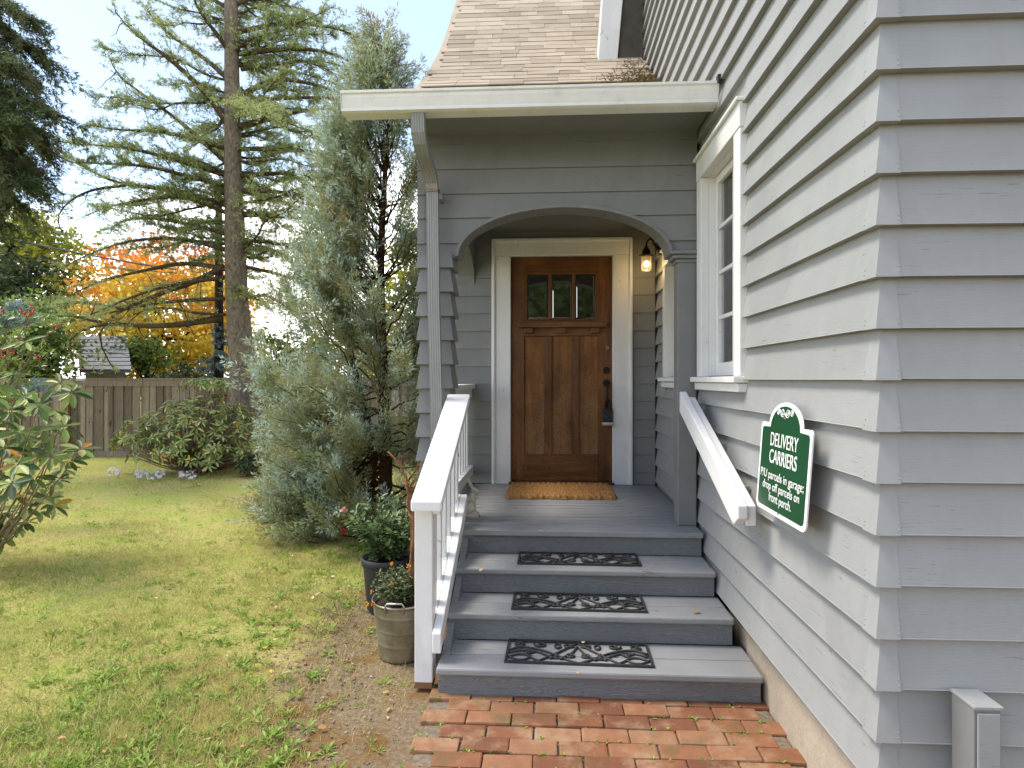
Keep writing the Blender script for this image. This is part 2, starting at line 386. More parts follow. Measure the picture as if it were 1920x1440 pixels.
gx = np.concatenate([[-900, -200, -60], np.linspace(-14, 4, n), [60, 200, 900]]); gy = np.concatenate([[-900, -200, -40, -8], np.linspace(0, 16, n), [60, 200, 900]])
GX, GY = np.meshgrid(gx, gy); GZ = np.zeros_like(GX)
near = (GX > -14) & (GX < -.9) & (GY > 2) & (GY < 16)
GZ += near * (.012 * np.sin(GX * 2.1 + 1.3 * np.sin(GY * 1.7)) * np.sin(GY * 2.6 + GX) - .012)
V = np.stack([GX, GY, GZ], -1).reshape(-1, 3); w = len(gx)
i, j = np.meshgrid(np.arange(w - 1), np.arange(len(gy) - 1)); a = (j * w + i).ravel()
tag(np_mesh('ground', V, np.stack([a, a + 1, a + w + 1, a + w], 1), ground_mat(), None, True), kind='structure')

# ---- brick path at the foot of the steps
path = empty('brick_path', (.2, 2.2, 0)); tag(path, kind='structure')
MB().box(-.535, 1.02, .6, 2.99, -.08, .004).build('sand_bed', simple('joint_sand', (.18, .14, .10), .95, 0, .4, 40, .5), path)
bme = MB().box(-.0995, .0995, -.0490, .0490, -.045, .0)
bm_mesh = bme.mesh('brick', M['brick'])
def bevel_mesh(me, w, seg=2):
    b = bmesh.new(); b.from_mesh(me); bmesh.ops.bevel(b, geom=list(b.edges), offset=w, segments=seg, affect='EDGES', profile=.6); b.to_mesh(me); b.free(); return me
bevel_mesh(bm_mesh, .008, 2)
for r in range(22):
    y = 2.945 - .1015 * r
    for k in range(9):
        x = -.40 + .204 * k + (.1 if r % 2 else 0) - .06
        if x > 1.05 or x < -.47: continue
        o = link('brick', bm_mesh, path, (x + random.uniform(-.003, .003), y + random.uniform(-.004, .004), .022 + random.uniform(-.005, .004)), (random.uniform(-.02, .02), random.uniform(-.015, .015), random.uniform(-.015, .015)))

# ================================================================== HOUSE
house = empty('house', (.0, 5.5, 0), 'grey clapboard house with arched entry porch, oak front door and white trim', 'house')
def wob_board(name, mat, axis, a0, a1, z0, z1, lip, plane, sgn=-1, parent=house, seg=.35):
    """one lap-siding board. axis 'y': runs along Y on a wall of constant X; axis 'x' the other way. lip = how far its lower edge stands out."""
    n = max(2, int(abs(a1 - a0) / seg) + 1); mb = MB()
    ph, am = random.uniform(0, 9), random.uniform(.0006, .0014); dz = random.uniform(-.0015, .0015)
    A = np.linspace(a0, a1, n); vs = []
    for a in A:
        w = am * math.sin(a * 2.3 + ph) + dz; dd = .0012 * math.sin(a * 3.1 + ph * 2)
        for d, z in ((-.004, z0 + w), (lip + dd, z0 + w), (lip - .002 + dd, z0 + w + .003), (.005, z1 + .012), (-.004, z1 + .012)):
            vs.append((plane + sgn * d, a, z) if axis == 'y' else (a, plane + sgn * d, z))
    fs = [(i * 5 + k, i * 5 + (k + 1) % 5, i * 5 + 5 + (k + 1) % 5, i * 5 + 5 + k) for i in range(n - 1) for k in range(5)]
    fs += [(4, 3, 2, 1, 0), tuple((n - 1) * 5 + k for k in range(5))]
    return mb.add(vs, fs).build(name, mat, parent)
# windows of the side wall: y0, y1, z0, z1 of casing
W1 = (3.085, 3.955, 1.475, 2.935); W2 = (4.30, 5.10, 1.475, 2.60)
zs = [1.54 + EXPO * k for k in range(-8, 32)]
for z in zs:
    z1 = z + EXPO; cuts = []
    for (y0, y1, w0, w1) in (W1, W2):
        if z1 > w0 + .005 and z < w1 - .005:
            cuts.append((y0, y1))
            if z < w0 - .01: wob_board('siding_board', M['siding_y'], 'y', y0 + .004, y1 - .004, z, w0 - .010, .036, XS)
            if z1 > w1 + .01: wob_board('siding_board', M['siding_y'], 'y', y0 + .004, y1 - .004, w1 + .002, z1, .012, XS)
    spans = []; a = YS + .003
    for y0, y1 in sorted(cuts): spans.append((a, y0 + .004)); a = y1 - .004
    spans.append((a, 9.6 if z > 2.6 else YD + .02))
    k2 = []
    for s0, s1 in spans:      # butt joints in the long runs
        if s1 - s0 > 1.6 and random.random() < .6: j_ = s0 + random.uniform(.5, .8) * min(s1 - s0, 3.2); k2 += [(s0, j_ - .0012), (j_ + .0012, s1)]
        else: k2.append((s0, s1))
    for s0, s1 in k2: wob_board('siding_board', M['siding_y'], 'y', s0, s1, z, z1, .036, XS)
    if z < 4.6: wob_board('siding_board', M['siding_x'], 'x', XS + .003, 3.4, z, z1, .036, YS)
# mitre caps on the outer corner
def corner_cap(cx, cy, z0, z1, sx, sy, lip, wx, wy, top, mat, parent, name='corner_cap', nails=True):
    """cx, cy = sheathing corner; sx, sy = outward signs"""
    mb = MB(); t = .0022
    def P(d, ex, ey, z): return (cx + sx * d - sx * ex, cy + sy * d - sy * ey, z)
    b, u = lip + t, top + t
    mb.add([P(b, wx + b - 0, 0, z0 - .003), P(b, 0, 0, z0 - .003), P(b, 0, wy + b, z0 - .003), P(u, wx + u, 0, z1), P(u, 0, 0, z1), P(u, 0, wy + u, z1),
            P(-.004, wx, 0, z0 - .003), P(-.004, 0, 0, z0 - .003), P(-.004, 0, wy, z0 - .003)],
           [(0, 1, 4, 3), (1, 2, 5, 4), (0, 6, 7, 1), (1, 7, 8, 2)])
    if nails:
        for ex, ey in ((wx * .82, 0), (0, wy * .82)):
            for dz in (.012, .026 + random.uniform(-.004, .004)):
                f = dz / (z1 - z0); d = b * (1 - f) + u * f; p = P(d, ex + (d if ex else 0), ey + (d if ey else 0), z0 + dz); mb.ball(p, .0024, 6, 4)
    return mb.build(name, mat, parent)
cap_mat = paint('corner_cap_paint', sc(GREY, 1.03), (1, 1, 1), .05, .42, None, 30, .05)
for z in zs:
    if z < 4.6: corner_cap(XS, YS, z, z + EXPO, -1, -1, .036, .034, .040, .006, cap_mat, house)
# sheathing, foundation
wl = MB()
for y0, y1, z0, z1 in ((YS, W1[0] + .06, .32, 6.4), (W1[0] + .06, W1[1] - .06, .32, 1.56), (W1[0] + .06, W1[1] - .06, 2.84, 6.4), (W1[1] - .06, W2[0] + .06, .32, 6.4),
                       (W2[0] + .06, W2[1] - .06, .32, 1.56), (W2[0] + .06, W2[1] - .06, 2.5, 6.4), (W2[1] - .06, 9.6, .32, 6.4)):
    wl.box(XS + .002, XS + .14, y0, y1, z0, z1)
wl.box(XS + .14, 3.4, YS + .002, YS + .14, .32, 4.75)
wl.build('sheathing', M['dark'], house)
fd = MB().box(XS + .03, XS + .3, YS + .03, 5.6, -.2, .335).box(XS + .3, 3.4, YS + .03, YS + .3, -.2, .335)
fd.build('foundation', M['concrete'], house)
# ---- side-wall windows
def window(W, cols, rows, deep, name='window'):
    y0, y1, z0, z1 = W; zb = z0 + .075; cw = .105
    w = MB().box(XS + .12, XS + .13, y0 + .02, y1 - .02, zb, z1 - .02).build(name, M['curtain'], house)
    x0 = XS - .047
    MB().box(x0, XS + .004, y0, y0 + cw, zb + .006, z1 - .15).build('casing', M['white'], w, bevel=.004)
    MB().box(x0, XS + .004, y1 - cw, y1, zb + .006, z1 - .15).build('casing', M['white'], w, bevel=.004)
    MB().box(x0 - .003, XS + .004, y0 - .002, y1 + .002, z1 - .148, z1 - .022).build('head_casing', M['white'], w, bevel=.004)
    MB().box(x0 - .022, XS + .004, y0 - .012, y1 + .012, z1 - .021, z1).build('drip_cap', M['white'], w, bevel=.006)
    MB().box(x0 - .038, XS + .09, y0 - .02, y1 + .02, zb - .028, zb + .004).build('sill', M['white'], w, bevel=.005)
    MB().box(x0 - .012, XS + .004, y0 - .006, y1 + .006, z0, zb - .03).build('apron', M['white'], w, bevel=.006)
    iy0, iy1, iz0, iz1 = y0 + cw - .002, y1 - cw + .002, zb + .005, z1 - .149
    r = MB()
    r.box(XS + .003, XS + .105, iy0 - .02, iy0, iz0, iz1).box(XS + .003, XS + .105, iy1, iy1 + .02, iz0, iz1).box(XS + .003, XS + .105, iy0 - .02, iy1 + .02, iz1, iz1 + .02)
    r.build('jamb', M['white'], w)
    sx0, sx1 = XS + .045, XS + .08; st = .05; s = MB()
    s.box(sx0, sx1, iy0 + .002, iy0 + st, iz0, iz1).box(sx0, sx1, iy1 - st, iy1 - .002, iz0, iz1)
    s.box(sx0, sx1, iy0 + st, iy1 - st, iz0, iz0 + .085).box(sx0, sx1, iy0 + st, iy1 - st, iz1 - st, iz1)
    s.build('sash', M['white'], w, bevel=.003)
    gy0, gy1, gz0, gz1 = iy0 + st, iy1 - st, iz0 + .085, iz1 - st
    for k in range(1, cols): MB().box(sx0 + .006, sx1 - .004, gy0 + (gy1 - gy0) * k / cols - .011, gy0 + (gy1 - gy0) * k / cols + .011, gz0, gz1).build('muntin', M['white'], w)
    for k in range(1, rows): MB().box(sx0 + .004, sx1 - .006, gy0, gy1, gz0 + (gz1 - gz0) * k / rows - .011, gz0 + (gz1 - gz0) * k / rows + .011).build('muntin', M['white'], w)
    for a in range(cols):
        for b in range(rows):
            ya, yb = gy0 + (gy1 - gy0) * a / cols, gy0 + (gy1 - gy0) * (a + 1) / cols; za, zb2 = gz0 + (gz1 - gz0) * b / rows, gz0 + (gz1 - gz0) * (b + 1) / rows
            MB().box(sx0 + .014, sx0 + .018, ya + .010, yb - .010, za + .010, zb2 - .010).build('pane', M['glass'], w)
window(W1, 2, 4, .1); window(W2, 2, 3, .1)
# ---- door wall
dz0 = 2.29 - .158 * 11
CX0, CX1, CZ1 = -.472, .748, 2.795
for k in range(-1, 16):
    z = dz0 + .158 * k; z1 = z + .158
    if z1 < PORCH_Z + .01: continue
    z = max(z, PORCH_Z + .004)
    if z < CZ1 - .03:
        wob_board('siding_board', M['porch_shaded'], 'x', -.86, CX0 + .004, z, z1, .017, YD)
        if z1 > CZ1 + .01: wob_board('siding_board', M['porch_shaded'], 'x', CX0 + .004, CX1 - .004, CZ1 + .001, z1, .012, YD)
        wob_board('siding_board', M['porch_shaded'], 'x', CX1 - .004, .966, z, z1, .017, YD)
    else: wob_board('siding_board', M['porch_shaded'], 'x', -.86, .966, z, z1, .017, YD)
MB().box(-.86, -.33, YD + .002, YD + .12, .1, 3.4).box(.60, XS + .1, YD + .002, YD + .12, .1, 3.4).box(-.33, .60, YD + .002, YD + .12, 2.66, 3.4).box(-.33, .60, YD + .08, YD + .12, .1, 2.66).build('door_wall', M['dark'], house)
MB().box(-.855, -.70, YD + .122, 9.4, .05, 4.1).build('back_wall', M['dark'], house)
for k in range(25): wob_board('siding_board', M['porch_shaded'], 'y', YD + .01, 9.4, .12 + .158 * k, .278 + .158 * k, .018, -.857)
# casing
dc = MB().box(CX0, -.318, YD - .032, YD + .01, PORCH_Z + .002, 2.645).build('door_casing', M['white'], house, bevel=.004)
MB().box(.590, CX1, YD - .032, YD + .01, PORCH_Z + .002, 2.645).build('side_casing', M['white'], dc, bevel=.004)
MB().box(CX0, CX1, YD - .034, YD + .01, 2.646, CZ1 - .004).build('head_casing', M['white'], dc, bevel=.004)
MB().box(CX0 - .016, CX0 + .014, YD - .052, YD + .01, PORCH_Z + .002, CZ1).box(CX1 - .014, CX1 + .016, YD - .052, YD + .01, PORCH_Z + .002, CZ1).box(CX0 + .014, CX1 - .014, YD - .052, YD + .01, CZ1 - .03, CZ1).build('back_band', M['white'], dc, bevel=.007)
MB().box(-.334, -.3175, YD - .03, YD + .075, PORCH_Z + .01, 2.66).box(.5885, .604, YD - .03, YD + .075, PORCH_Z + .01, 2.66).box(-.334, .604, YD - .03, YD + .075, 2.642, 2.66).build('jamb', M['white'], dc, bevel=.003)
MB().box(-.334, .604, YD - .05, YD + .07, PORCH_Z + .001, PORCH_Z + .022).build('threshold', M['door_h'], dc, bevel=.004)
# the door
YF = YD + .005
def dp(px, py): p = at(px, py, Y=YF); return p[0], p[2]
dz_b, dz_t = PORCH_Z + .026, 2.638; dxl, dxr = -.3165, .5865
xa = [dp(q, 700)[0] for q in (983, 1021, 1035, 1072, 1086, 1122)]
z_br = dp(1050, 852)[1]; z_pt = dp(1050, 630)[1]; z_lr = dp(1050, 601)[1]; z_tr = dp(1050, 508)[1]
door = MB().box(dxl + .01, dxr - .01, YF + .022, YF + .04, dz_b, dz_t).build('door', M['door_p'], house)
tag(door, 'weathered oak craftsman door with three glass panes over three panels')
def dpart(name, mat, x0, x1, z0, z1, y0=0, y1=.04, bevel=.004): return MB().box(x0, x1, YF + y0, YF + y1, z0, z1).build(name, mat, door, bevel=bevel)
dpart('stile', M['door_v'], dxl, xa[0], dz_b, dz_t); dpart('stile', M['door_v'], xa[5], dxr, dz_b, dz_t)
dpart('rail', M['door_h'], xa[0], xa[5], dz_b, z_br); dpart('rail', M['door_h'], xa[0], xa[5], z_pt, z_lr); dpart('rail', M['door_h'], xa[0], xa[5], z_tr, dz_t)
dpart('mullion', M['door_v'], xa[1], xa[2], z_br, z_pt); dpart('mullion', M['door_v'], xa[3], xa[4], z_br, z_pt)
for a, b in ((0, 1), (2, 3), (4, 5)): dpart('panel', M['door_p'], xa[a] + .001, xa[b] - .001, z_br + .001, z_pt - .001, .018, .0225)
x0, z0 = dp(972, 615); x1, z1 = dp(1136, 604)
dpart('dentil_shelf', M['door_h'], x0, x1, z0, z1, -.05, 0)
for q in (983, 1045, 1108): dpart('dentil_block', M['door_h'], dp(q, 615)[0], dp(q + 16, 615)[0], dp(q, 625)[1], z0 - .001, -.034, 0)
gx = [dp(q, 550)[0] for q in (989, 1028.5, 1034.5, 1073, 1079, 1116)]; gz0, gz1 = dp(1050, 598)[1], dp(1050, 514)[1]
dpart('glazing_bar', M['door_v'], xa[0], gx[0], z_lr, z_tr, .004); dpart('glazing_bar', M['door_v'], gx[5], xa[5], z_lr, z_tr, .004)
dpart('glazing_bar', M['door_v'], gx[1], gx[2], gz0, gz1, .004); dpart('glazing_bar', M['door_v'], gx[3], gx[4], gz0, gz1, .004)
dpart('glazing_rail', M['door_h'], gx[0], gx[5], z_lr, gz0, .004); dpart('glazing_rail', M['door_h'], gx[0], gx[5], gz1, z_tr, .004)
for a, b in ((0, 1), (2, 3), (4, 5)):   # bevelled pane: raised centre with sloping border
    mb = MB(); X0, X1 = gx[a], gx[b]; e = .016; tl = random.uniform(-.002, .002)
    mb.add([(X0, YF + .02, gz0), (X1, YF + .02, gz0), (X1, YF + .02, gz1), (X0, YF + .02, gz1), (X0 + e, YF + .015 + tl, gz0 + e), (X1 - e, YF + .015, gz0 + e), (X1 - e, YF + .015, gz1 - e), (X0 + e, YF + .015 + tl, gz1 - e)],
           [(4, 5, 6, 7), (0, 1, 5, 4), (1, 2, 6, 5), (2, 3, 7, 6), (3, 0, 4, 7)])
    mb.build('glass_pane', M['door_glass'], door)
hx = dp(1137, 700)[0]
def disc(name, mat, cx, cz, r, y0, y1, parent=door, n=14):
    mb = MB(); mb.prism([(cx + r * math.cos(2 * math.pi * k / n), cz + r * math.sin(2 * math.pi * k / n)) for k in range(n)], lambda p, t: (p[0], t, p[1]), y0, y1); return mb.build(name, mat, parent, bevel=.002)
disc('deadbolt', M['brass'], hx + .008, dp(1138, 652)[1], .017, YF - .012, YF + .002)
disc('deadbolt', M['black_metal'], hx, dp(1136, 694)[1], .034, YF - .014, YF + .002, n=6)
hz = dp(1136, 718)[1]
disc('handle_plate', M['black_metal'], hx, hz, .034, YF - .012, YF + .002, n=6)
h = MB(); pts = [(hx, YF - .005, hz + .005), (hx, YF - .05, hz - .01), (hx + .002, YF - .062, hz - .07), (hx + .003, YF - .06, hz - .14), (hx + .003, YF - .04, hz - .2), (hx + .003, YF, hz - .215)]
h.tube(smoothpath(pts, 14), .0105, 8).ball((hx, YF - .03, hz + .012), (.012, .03, .006)); h.build('door_handle', M['black_metal'], door, True)
# doorbell on the side wall
MB().ball((XS - .022, 5.3, dp(1236, 665)[1]), (.012, .012, .012)).build('doorbell', M['brass'], house, True)
# ---- porch front wall with the elliptical arch
AC, AA, AB, AZ = .107, .700, .325, 2.345       # centre x, half width, rise, spring height of the trim's outer edge
def arch(x, off=0.0):
    q = (x - AC) / (AA + off)
    return AZ + (AB + off) * math.sqrt(max(0, 1 - q * q)) if abs(q) < 1 else -1
XL = -.845
cz = [2.43, 2.595, 2.752, 2.913, 3.077, 3.235]
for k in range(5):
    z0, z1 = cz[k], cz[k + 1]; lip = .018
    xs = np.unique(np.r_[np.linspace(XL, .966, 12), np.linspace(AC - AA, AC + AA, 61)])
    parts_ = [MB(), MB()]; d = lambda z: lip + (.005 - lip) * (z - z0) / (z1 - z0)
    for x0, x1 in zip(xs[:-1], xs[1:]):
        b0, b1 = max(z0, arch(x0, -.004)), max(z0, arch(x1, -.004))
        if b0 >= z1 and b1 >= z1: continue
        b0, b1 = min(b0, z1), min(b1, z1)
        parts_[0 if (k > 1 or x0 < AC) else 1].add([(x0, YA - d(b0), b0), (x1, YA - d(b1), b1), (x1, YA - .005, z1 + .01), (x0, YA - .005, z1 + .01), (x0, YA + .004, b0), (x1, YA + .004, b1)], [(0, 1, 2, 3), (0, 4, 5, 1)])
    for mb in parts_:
        if mb.f: mb.build('siding_board', M['porch_shaded'], house)
    corner_cap(XL + .02, YA, z0, z1, -1, -1, .018, .03, .04, .006, M['porch_shaded'], house, nails=False)
# short board below the lowest course at both springs
for xa0, xa1 in ((XL, AC - AA + .03), (AC + AA - .03, .966)):
    xs = np.linspace(xa0, xa1, 12); mb = MB(); z0, z1 = 2.355, 2.43
    for x0, x1 in zip(xs[:-1], xs[1:]):
        b0, b1 = max(z0, arch(x0, -.004)), max(z0, arch(x1, -.004)); b0, b1 = min(b0, z1), min(b1, z1)
        mb.add([(x0, YA - .006, b0), (x1, YA - .006, b1), (x1, YA - .005, z1 + .01), (x0, YA - .005, z1 + .01)], [(0, 1, 2, 3)])
    mb.build('siding_board', M['porch_shaded'], house)
# inner core of that wall, arch lining
xs = np.linspace(XL + .03, .966, 90); mb = MB()
for x0, x1 in zip(xs[:-1], xs[1:]):
    b0, b1 = max(2.34, arch(x0, -.012)), max(2.34, arch(x1, -.012))
    mb.hexa([(x0, YA + .003, b0), (x1, YA + .003, b1), (x1, YA + .14, b1), (x0, YA + .14, b0), (x0, YA + .003, 3.3), (x1, YA + .003, 3.3), (x1, YA + .14, 3.3), (x0, YA + .14, 3.3)])
mb.build('arch_wall', M['porch_shaded'], house)
NSEG = 22; trim = None
for k in range(NSEG):
    mb = MB(); t0, t1 = math.pi * (1 - k / NSEG), math.pi * (1 - (k + 1) / NSEG)
    sub = 4; g = .0012
    for q in range(sub):
        u0, u1 = t0 + (t1 - t0) * q / sub - (g if q == 0 else 0), t0 + (t1 - t0) * (q + 1) / sub + (g if q == sub - 1 else 0)
        def P(u, off, y): return (AC + (AA + off) * math.cos(u), y, AZ + (AB + off) * math.sin(u))
        o0, o1 = .0, -.022
        mb.hexa([P(u0, o1, YA - .034), P(u1, o1, YA - .034), P(u1, o1, YA + .15), P(u0, o1, YA + .15), P(u0, o0, YA - .034), P(u1, o0, YA - .034), P(u1, o0, YA + .15), P(u0, o0, YA + .15)])
    o = mb.build('arch_trim' if trim is None else 'arch_segment', M['trim_grey'], house if trim is None else trim)
    trim = trim or o
# right post with moulded capital
post = box('porch_post', M['trim_grey'], house, .842, .962, 3.985, 4.11, PORCH_Z, 2.29, bevel=.006)
cpm = MB()
for q, (e, z0, z1) in enumerate(((.012, 2.285, 2.31), (.034, 2.31, 2.335), (.055, 2.335, 2.36))): cpm.box(.842 - e, .964, 3.985 - e * .8, 4.11 + e * .8, z0 + .0005, z1)
cpm.build('capital', M['trim_grey'], post, bevel=.006)
# left pier clad in flared shingles
pier = MB().box(-.815, -.645, YA + .02, YA + .2, .05, 2.5).build('pier', M['porch_shaded'], house)
pz = [2.43 - .1585 * k for k in range(0, 16)]
PX0, PX1, PY0, PY1 = -.822, -.637, YA + .012, YA + .21
for k in range(15):
    z1, z0 = pz[k] + .012, pz[k + 1]; e0, e1 = .032 + random.uniform(-.003, .003), .004
    xm = PX1 - .062 + random.uniform(-.004, .004)
    def ring(e, x0, x1): return [(x0, PY0 - e), (x1, PY0 - e), (x1, PY1 + e), (x0, PY1 + e)]
    def frus(x0, x1, el0, el1, er0, er1, pr):
        b = [(x0 - el0, PY0 - e0 - pr), (x1 + er0, PY0 - e0 - pr), (x1 + er0, PY1 + e0), (x0 - el0, PY1 + e0)]; u = [(x0 - el1, PY0 - e1 - pr), (x1 + er1, PY0 - e1 - pr), (x1 + er1, PY1 + e1), (x0 - el1, PY1 + e1)]
        return MB().hexa([(*p, z0) for p in b] + [(*p, z1) for p in u])
    frus(PX0, xm - .001, e0, e1, 0, 0, 0).build('shingle', M['porch_shaded'], pier)
    frus(xm + .001, PX1, 0, 0, e0, e1, .003).build('shingle', M['porch_shaded'], pier)
# left side wall over its own arch, back spandrel at the door wall
mb = MB(); sa_c, sa_a = (YA + .2 + YD) / 2, (YD - YA - .2) / 2 - .0
def sarch(y):
    q = (y - sa_c) / sa_a; return 2.36 + .30 * math.sqrt(max(0, 1 - abs(q) ** 2.4))
ys = np.linspace(YA + .1, YD, 40)
for y0, y1 in zip(ys[:-1], ys[1:]):
    b0, b1 = sarch(y0), sarch(y1); mb.hexa([(-.80, y0, b0), (-.645, y0, b0), (-.645, y1, b1), (-.80, y1, b1), (-.80, y0, 3.3), (-.645, y0, 3.3), (-.645, y1, 3.3), (-.80, y1, 3.3)])
sw = mb.build('side_arch_wall', M['porch_shaded'], house)
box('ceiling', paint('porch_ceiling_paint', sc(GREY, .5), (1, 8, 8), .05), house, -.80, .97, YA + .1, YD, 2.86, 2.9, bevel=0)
# ---- porch floor
pf = MB().box(-.74, .95, 3.9, 5.5, .45, PORCH_Z - .032).build('porch_floor', M['dark'], house)
y = 3.805
k = 0
while y < 5.50:
    w = .094 if k else .12
    box('plank', M['floor_plank'], pf, -.545 if y < 4.0 else -.64, .960, y, min(y + w - .013, 5.518), PORCH_Z - (.034 if k == 0 else .03), PORCH_Z + random.uniform(-.0012, .0006), bevel=.004); y += w; k += 1
box('skirt_board', M['riser'], pf, -.75, -.64, 4.0, 5.5, .05, PORCH_Z - .004)
# ---- roof
RX0, RX1 = -1.184, XS - .003
prof = np.array([(3.555, 3.215), (3.9, 3.36), (4.5, 3.62), (5.0, 3.885), (5.53, 4.205), (5.9, 4.485), (6.31, 4.82), (6.63, 5.09), (6.9, 5.345), (7.3, 5.76), (8.0, 6.52), (9.0, 7.7)])
arc = np.r_[0, np.cumsum(np.linalg.norm(np.diff(prof, axis=0), axis=1))]
sN = np.linspace(0, arc[-1], 90); py_ = np.interp(sN, arc, prof[:, 0]); pz_ = np.interp(sN, arc, prof[:, 1])
for _ in range(6): py_[1:-1] = (py_[:-2] + 2 * py_[1:-1] + py_[2:]) / 4; pz_[1:-1] = (pz_[:-2] + 2 * pz_[1:-1] + pz_[2:]) / 4
mb = MB()
for i in range(len(sN) - 1):
    a, b = (py_[i], pz_[i]), (py_[i + 1], pz_[i + 1]); th = .05
    mb.hexa([(RX0 + .01, a[0], a[1] - th), (RX1, a[0], a[1] - th), (RX1, b[0], b[1] - th), (RX0 + .01, b[0], b[1] - th), (RX0 + .01, *a), (RX1, *a), (RX1, *b), (RX0 + .01, *b)])
roof = mb.build('roof', M['shingle'], house)
s = 2.05; row = 0
shm = MB().box(-.151, .151, 0, .19, 0, .011).mesh('shingle', M['shingle']); shh = MB().box(-.098, .098, 0, .19, 0, .011).mesh('shingle', M['shingle'])
while s < 5.9:
    y0, z0 = np.interp(s, sN, py_), np.interp(s, sN, pz_); y1, z1 = np.interp(s + .15, sN, py_), np.interp(s + .15, sN, pz_)
    sl = math.atan2(z1 - z0, y1 - y0) - .03
    x = RX0 + .12 - random.uniform(0, .09)
    while x < RX1 - .05:
        half = random.random() < .22; w = .099 if half else .1525
        x += w
        if x > RX1 - .03: break
        o = link('shingle', shh if half else shm, roof, (x, y0, z0 + .006 + random.uniform(0, .005)), (sl, random.uniform(-.006, .006), random.uniform(-.012, .012))); x += w
    s += .155; row += 1
# soffit, fascia and gutter
box('soffit', M['trim_grey'], house, XL, XS - .035, 3.56, YA + .02, 3.13, 3.145, bevel=0)
box('fascia', M['trim_grey'], house, RX0 + .02, XS - .038, 3.608, 3.63, 3.098, 3.2)
GYF = 3.489
gp = [(0, 3.21), (.0, 3.196), (.012, 3.19), (.012, 3.172), (.022, 3.135), (.028, 3.118), (.018, 3.112), (.018, 3.098), (.04, 3.092), (.13, 3.092), (.13, 3.205), (.126, 3.205), (.126, 3.097), (.042, 3.097), (.023, 3.102), (.033, 3.118), (.026, 3.137), (.016, 3.174), (.016, 3.192), (.012, 3.206)]
gy_ = GYF - .012
MB().prism(gp, lambda p, t: (t, gy_ + p[0], p[1] - .004), RX0, XS - .036).build('gutter', M['gutter'], house)
gt = MB().prism([(0, 3.21), (0, 3.19), (.02, 3.13), (.018, 3.098), (.04, 3.092), (.13, 3.092), (.13, 3.21)], lambda p, t: (t, gy_ + p[0], p[1] - .004), RX0 - .004, RX0 - .001); gt.build('gutter_end', M['gutter'], house)
# downspout: fluted rectangular tube swept along its path
def fluted(w, d):
    pts = []
    nf = 5
    for i in range(nf * 2 + 1): pts.append((-w / 2 + w * i / (nf * 2), -d / 2 + (.0035 if i % 2 else 0)))
    pts += [(w / 2, d / 2), (-w / 2, d / 2)]; return pts
def sweep(path, poly):
    mb = MB(); vs = []; n = len(poly)
    for i, p in enumerate(path):
        p = Vector(p); t = (Vector(path[min(i + 1, len(path) - 1)]) - Vector(path[max(i - 1, 0)])).normalized()
        u = Vector((1, 0, 0)); u = (u - t * u.dot(t)).normalized(); w = u.cross(t) * -1
        if w.y < 0 and abs(t.z) > .5: pass
        w = t.cross(u) * -1; w = w if w.y > 0 else -w
        vs += [p + u * a + w * b for a, b in poly]
    fs = [(i * n + k, i * n + (k + 1) % n, (i + 1) * n + (k + 1) % n, (i + 1) * n + k) for i in range(len(path) - 1) for k in range(n)]
    return mb.add(vs, fs + [tuple(range(n))[::-1], tuple(range((len(path) - 1) * n, len(path) * n))])
dw, dd = .078, .055
top = [(-.745, 3.545, 3.092), (-.745, 3.545, 3.04), (-.745, 3.555, 2.985), (-.742, 3.585, 2.94), (-.738, 3.65, 2.90), (-.732, 3.76, 2.862), (-.728, 3.82, 2.83), (-.726, 3.862, 2.79), (-.725, 3.875, 2.74)]
ds = sweep(top, fluted(dw, dd)).build('downspout', M['downspout'], house)
sweep([(-.725, 3.885, 2.755), (-.716, 3.888, 2.0), (-.70, 3.888, 1.4), (-.69, 3.888, .10)], fluted(dw * .96, dd * .95)).build('pipe', M['downspout'], ds)
MB().box(-.769, -.681, 3.846, 3.918, 2.742, 2.752).build('sealant_band', simple('rust_sealant', hexlin(150, 118, 76), .8), ds)
box('strap', M['downspout'], ds, -.69, -.665, 3.89, 3.985, 2.69, 2.725)
# upper eave return above the porch roof
c0 = at(1119, 121, Y=6.25); c1 = at(1157, 121, Y=6.25)
e = MB().hexa([(c0[0], 6.2, c0[2] - .1), (c1[0] - .012, 6.2, c0[2] - .1), (c1[0] - .012, 6.5, c0[2] - .05), (c0[0], 6.5, c0[2] - .05), (c0[0] + .09, 6.2, 5.9), (c1[0] + .10, 6.2, 5.9), (c1[0] + .10, 6.5, 5.9), (c0[0] + .09, 6.5, 5.9)])
ef = e.build('eave_return', M['white'], house, bevel=.006)
MB().hexa([(c1[0] - .008, 6.24, c0[2] - .12), (XS - .015, 6.24, c0[2] - .12), (XS - .015, 6.5, c0[2] - .05), (c1[0] - .008, 6.5, c0[2] - .05), (c1[0] + .104, 6.24, 5.9), (XS - .015, 6.24, 5.9), (XS - .015, 6.5, 5.9), (c1[0] + .104, 6.5, 5.9)]).build('eave_soffit', simple('shaded_eave_board', hexlin(70, 64, 56), .8, 0, .3, 6, .3), ef)  # soffit in shadow: its shade is painted in as a dark colour
# roof flashing block at the gutter's end
box('flashing', M['black_plastic'], house, XS - .05, XS - .022, 3.46, 3.5, 3.19, 3.235)
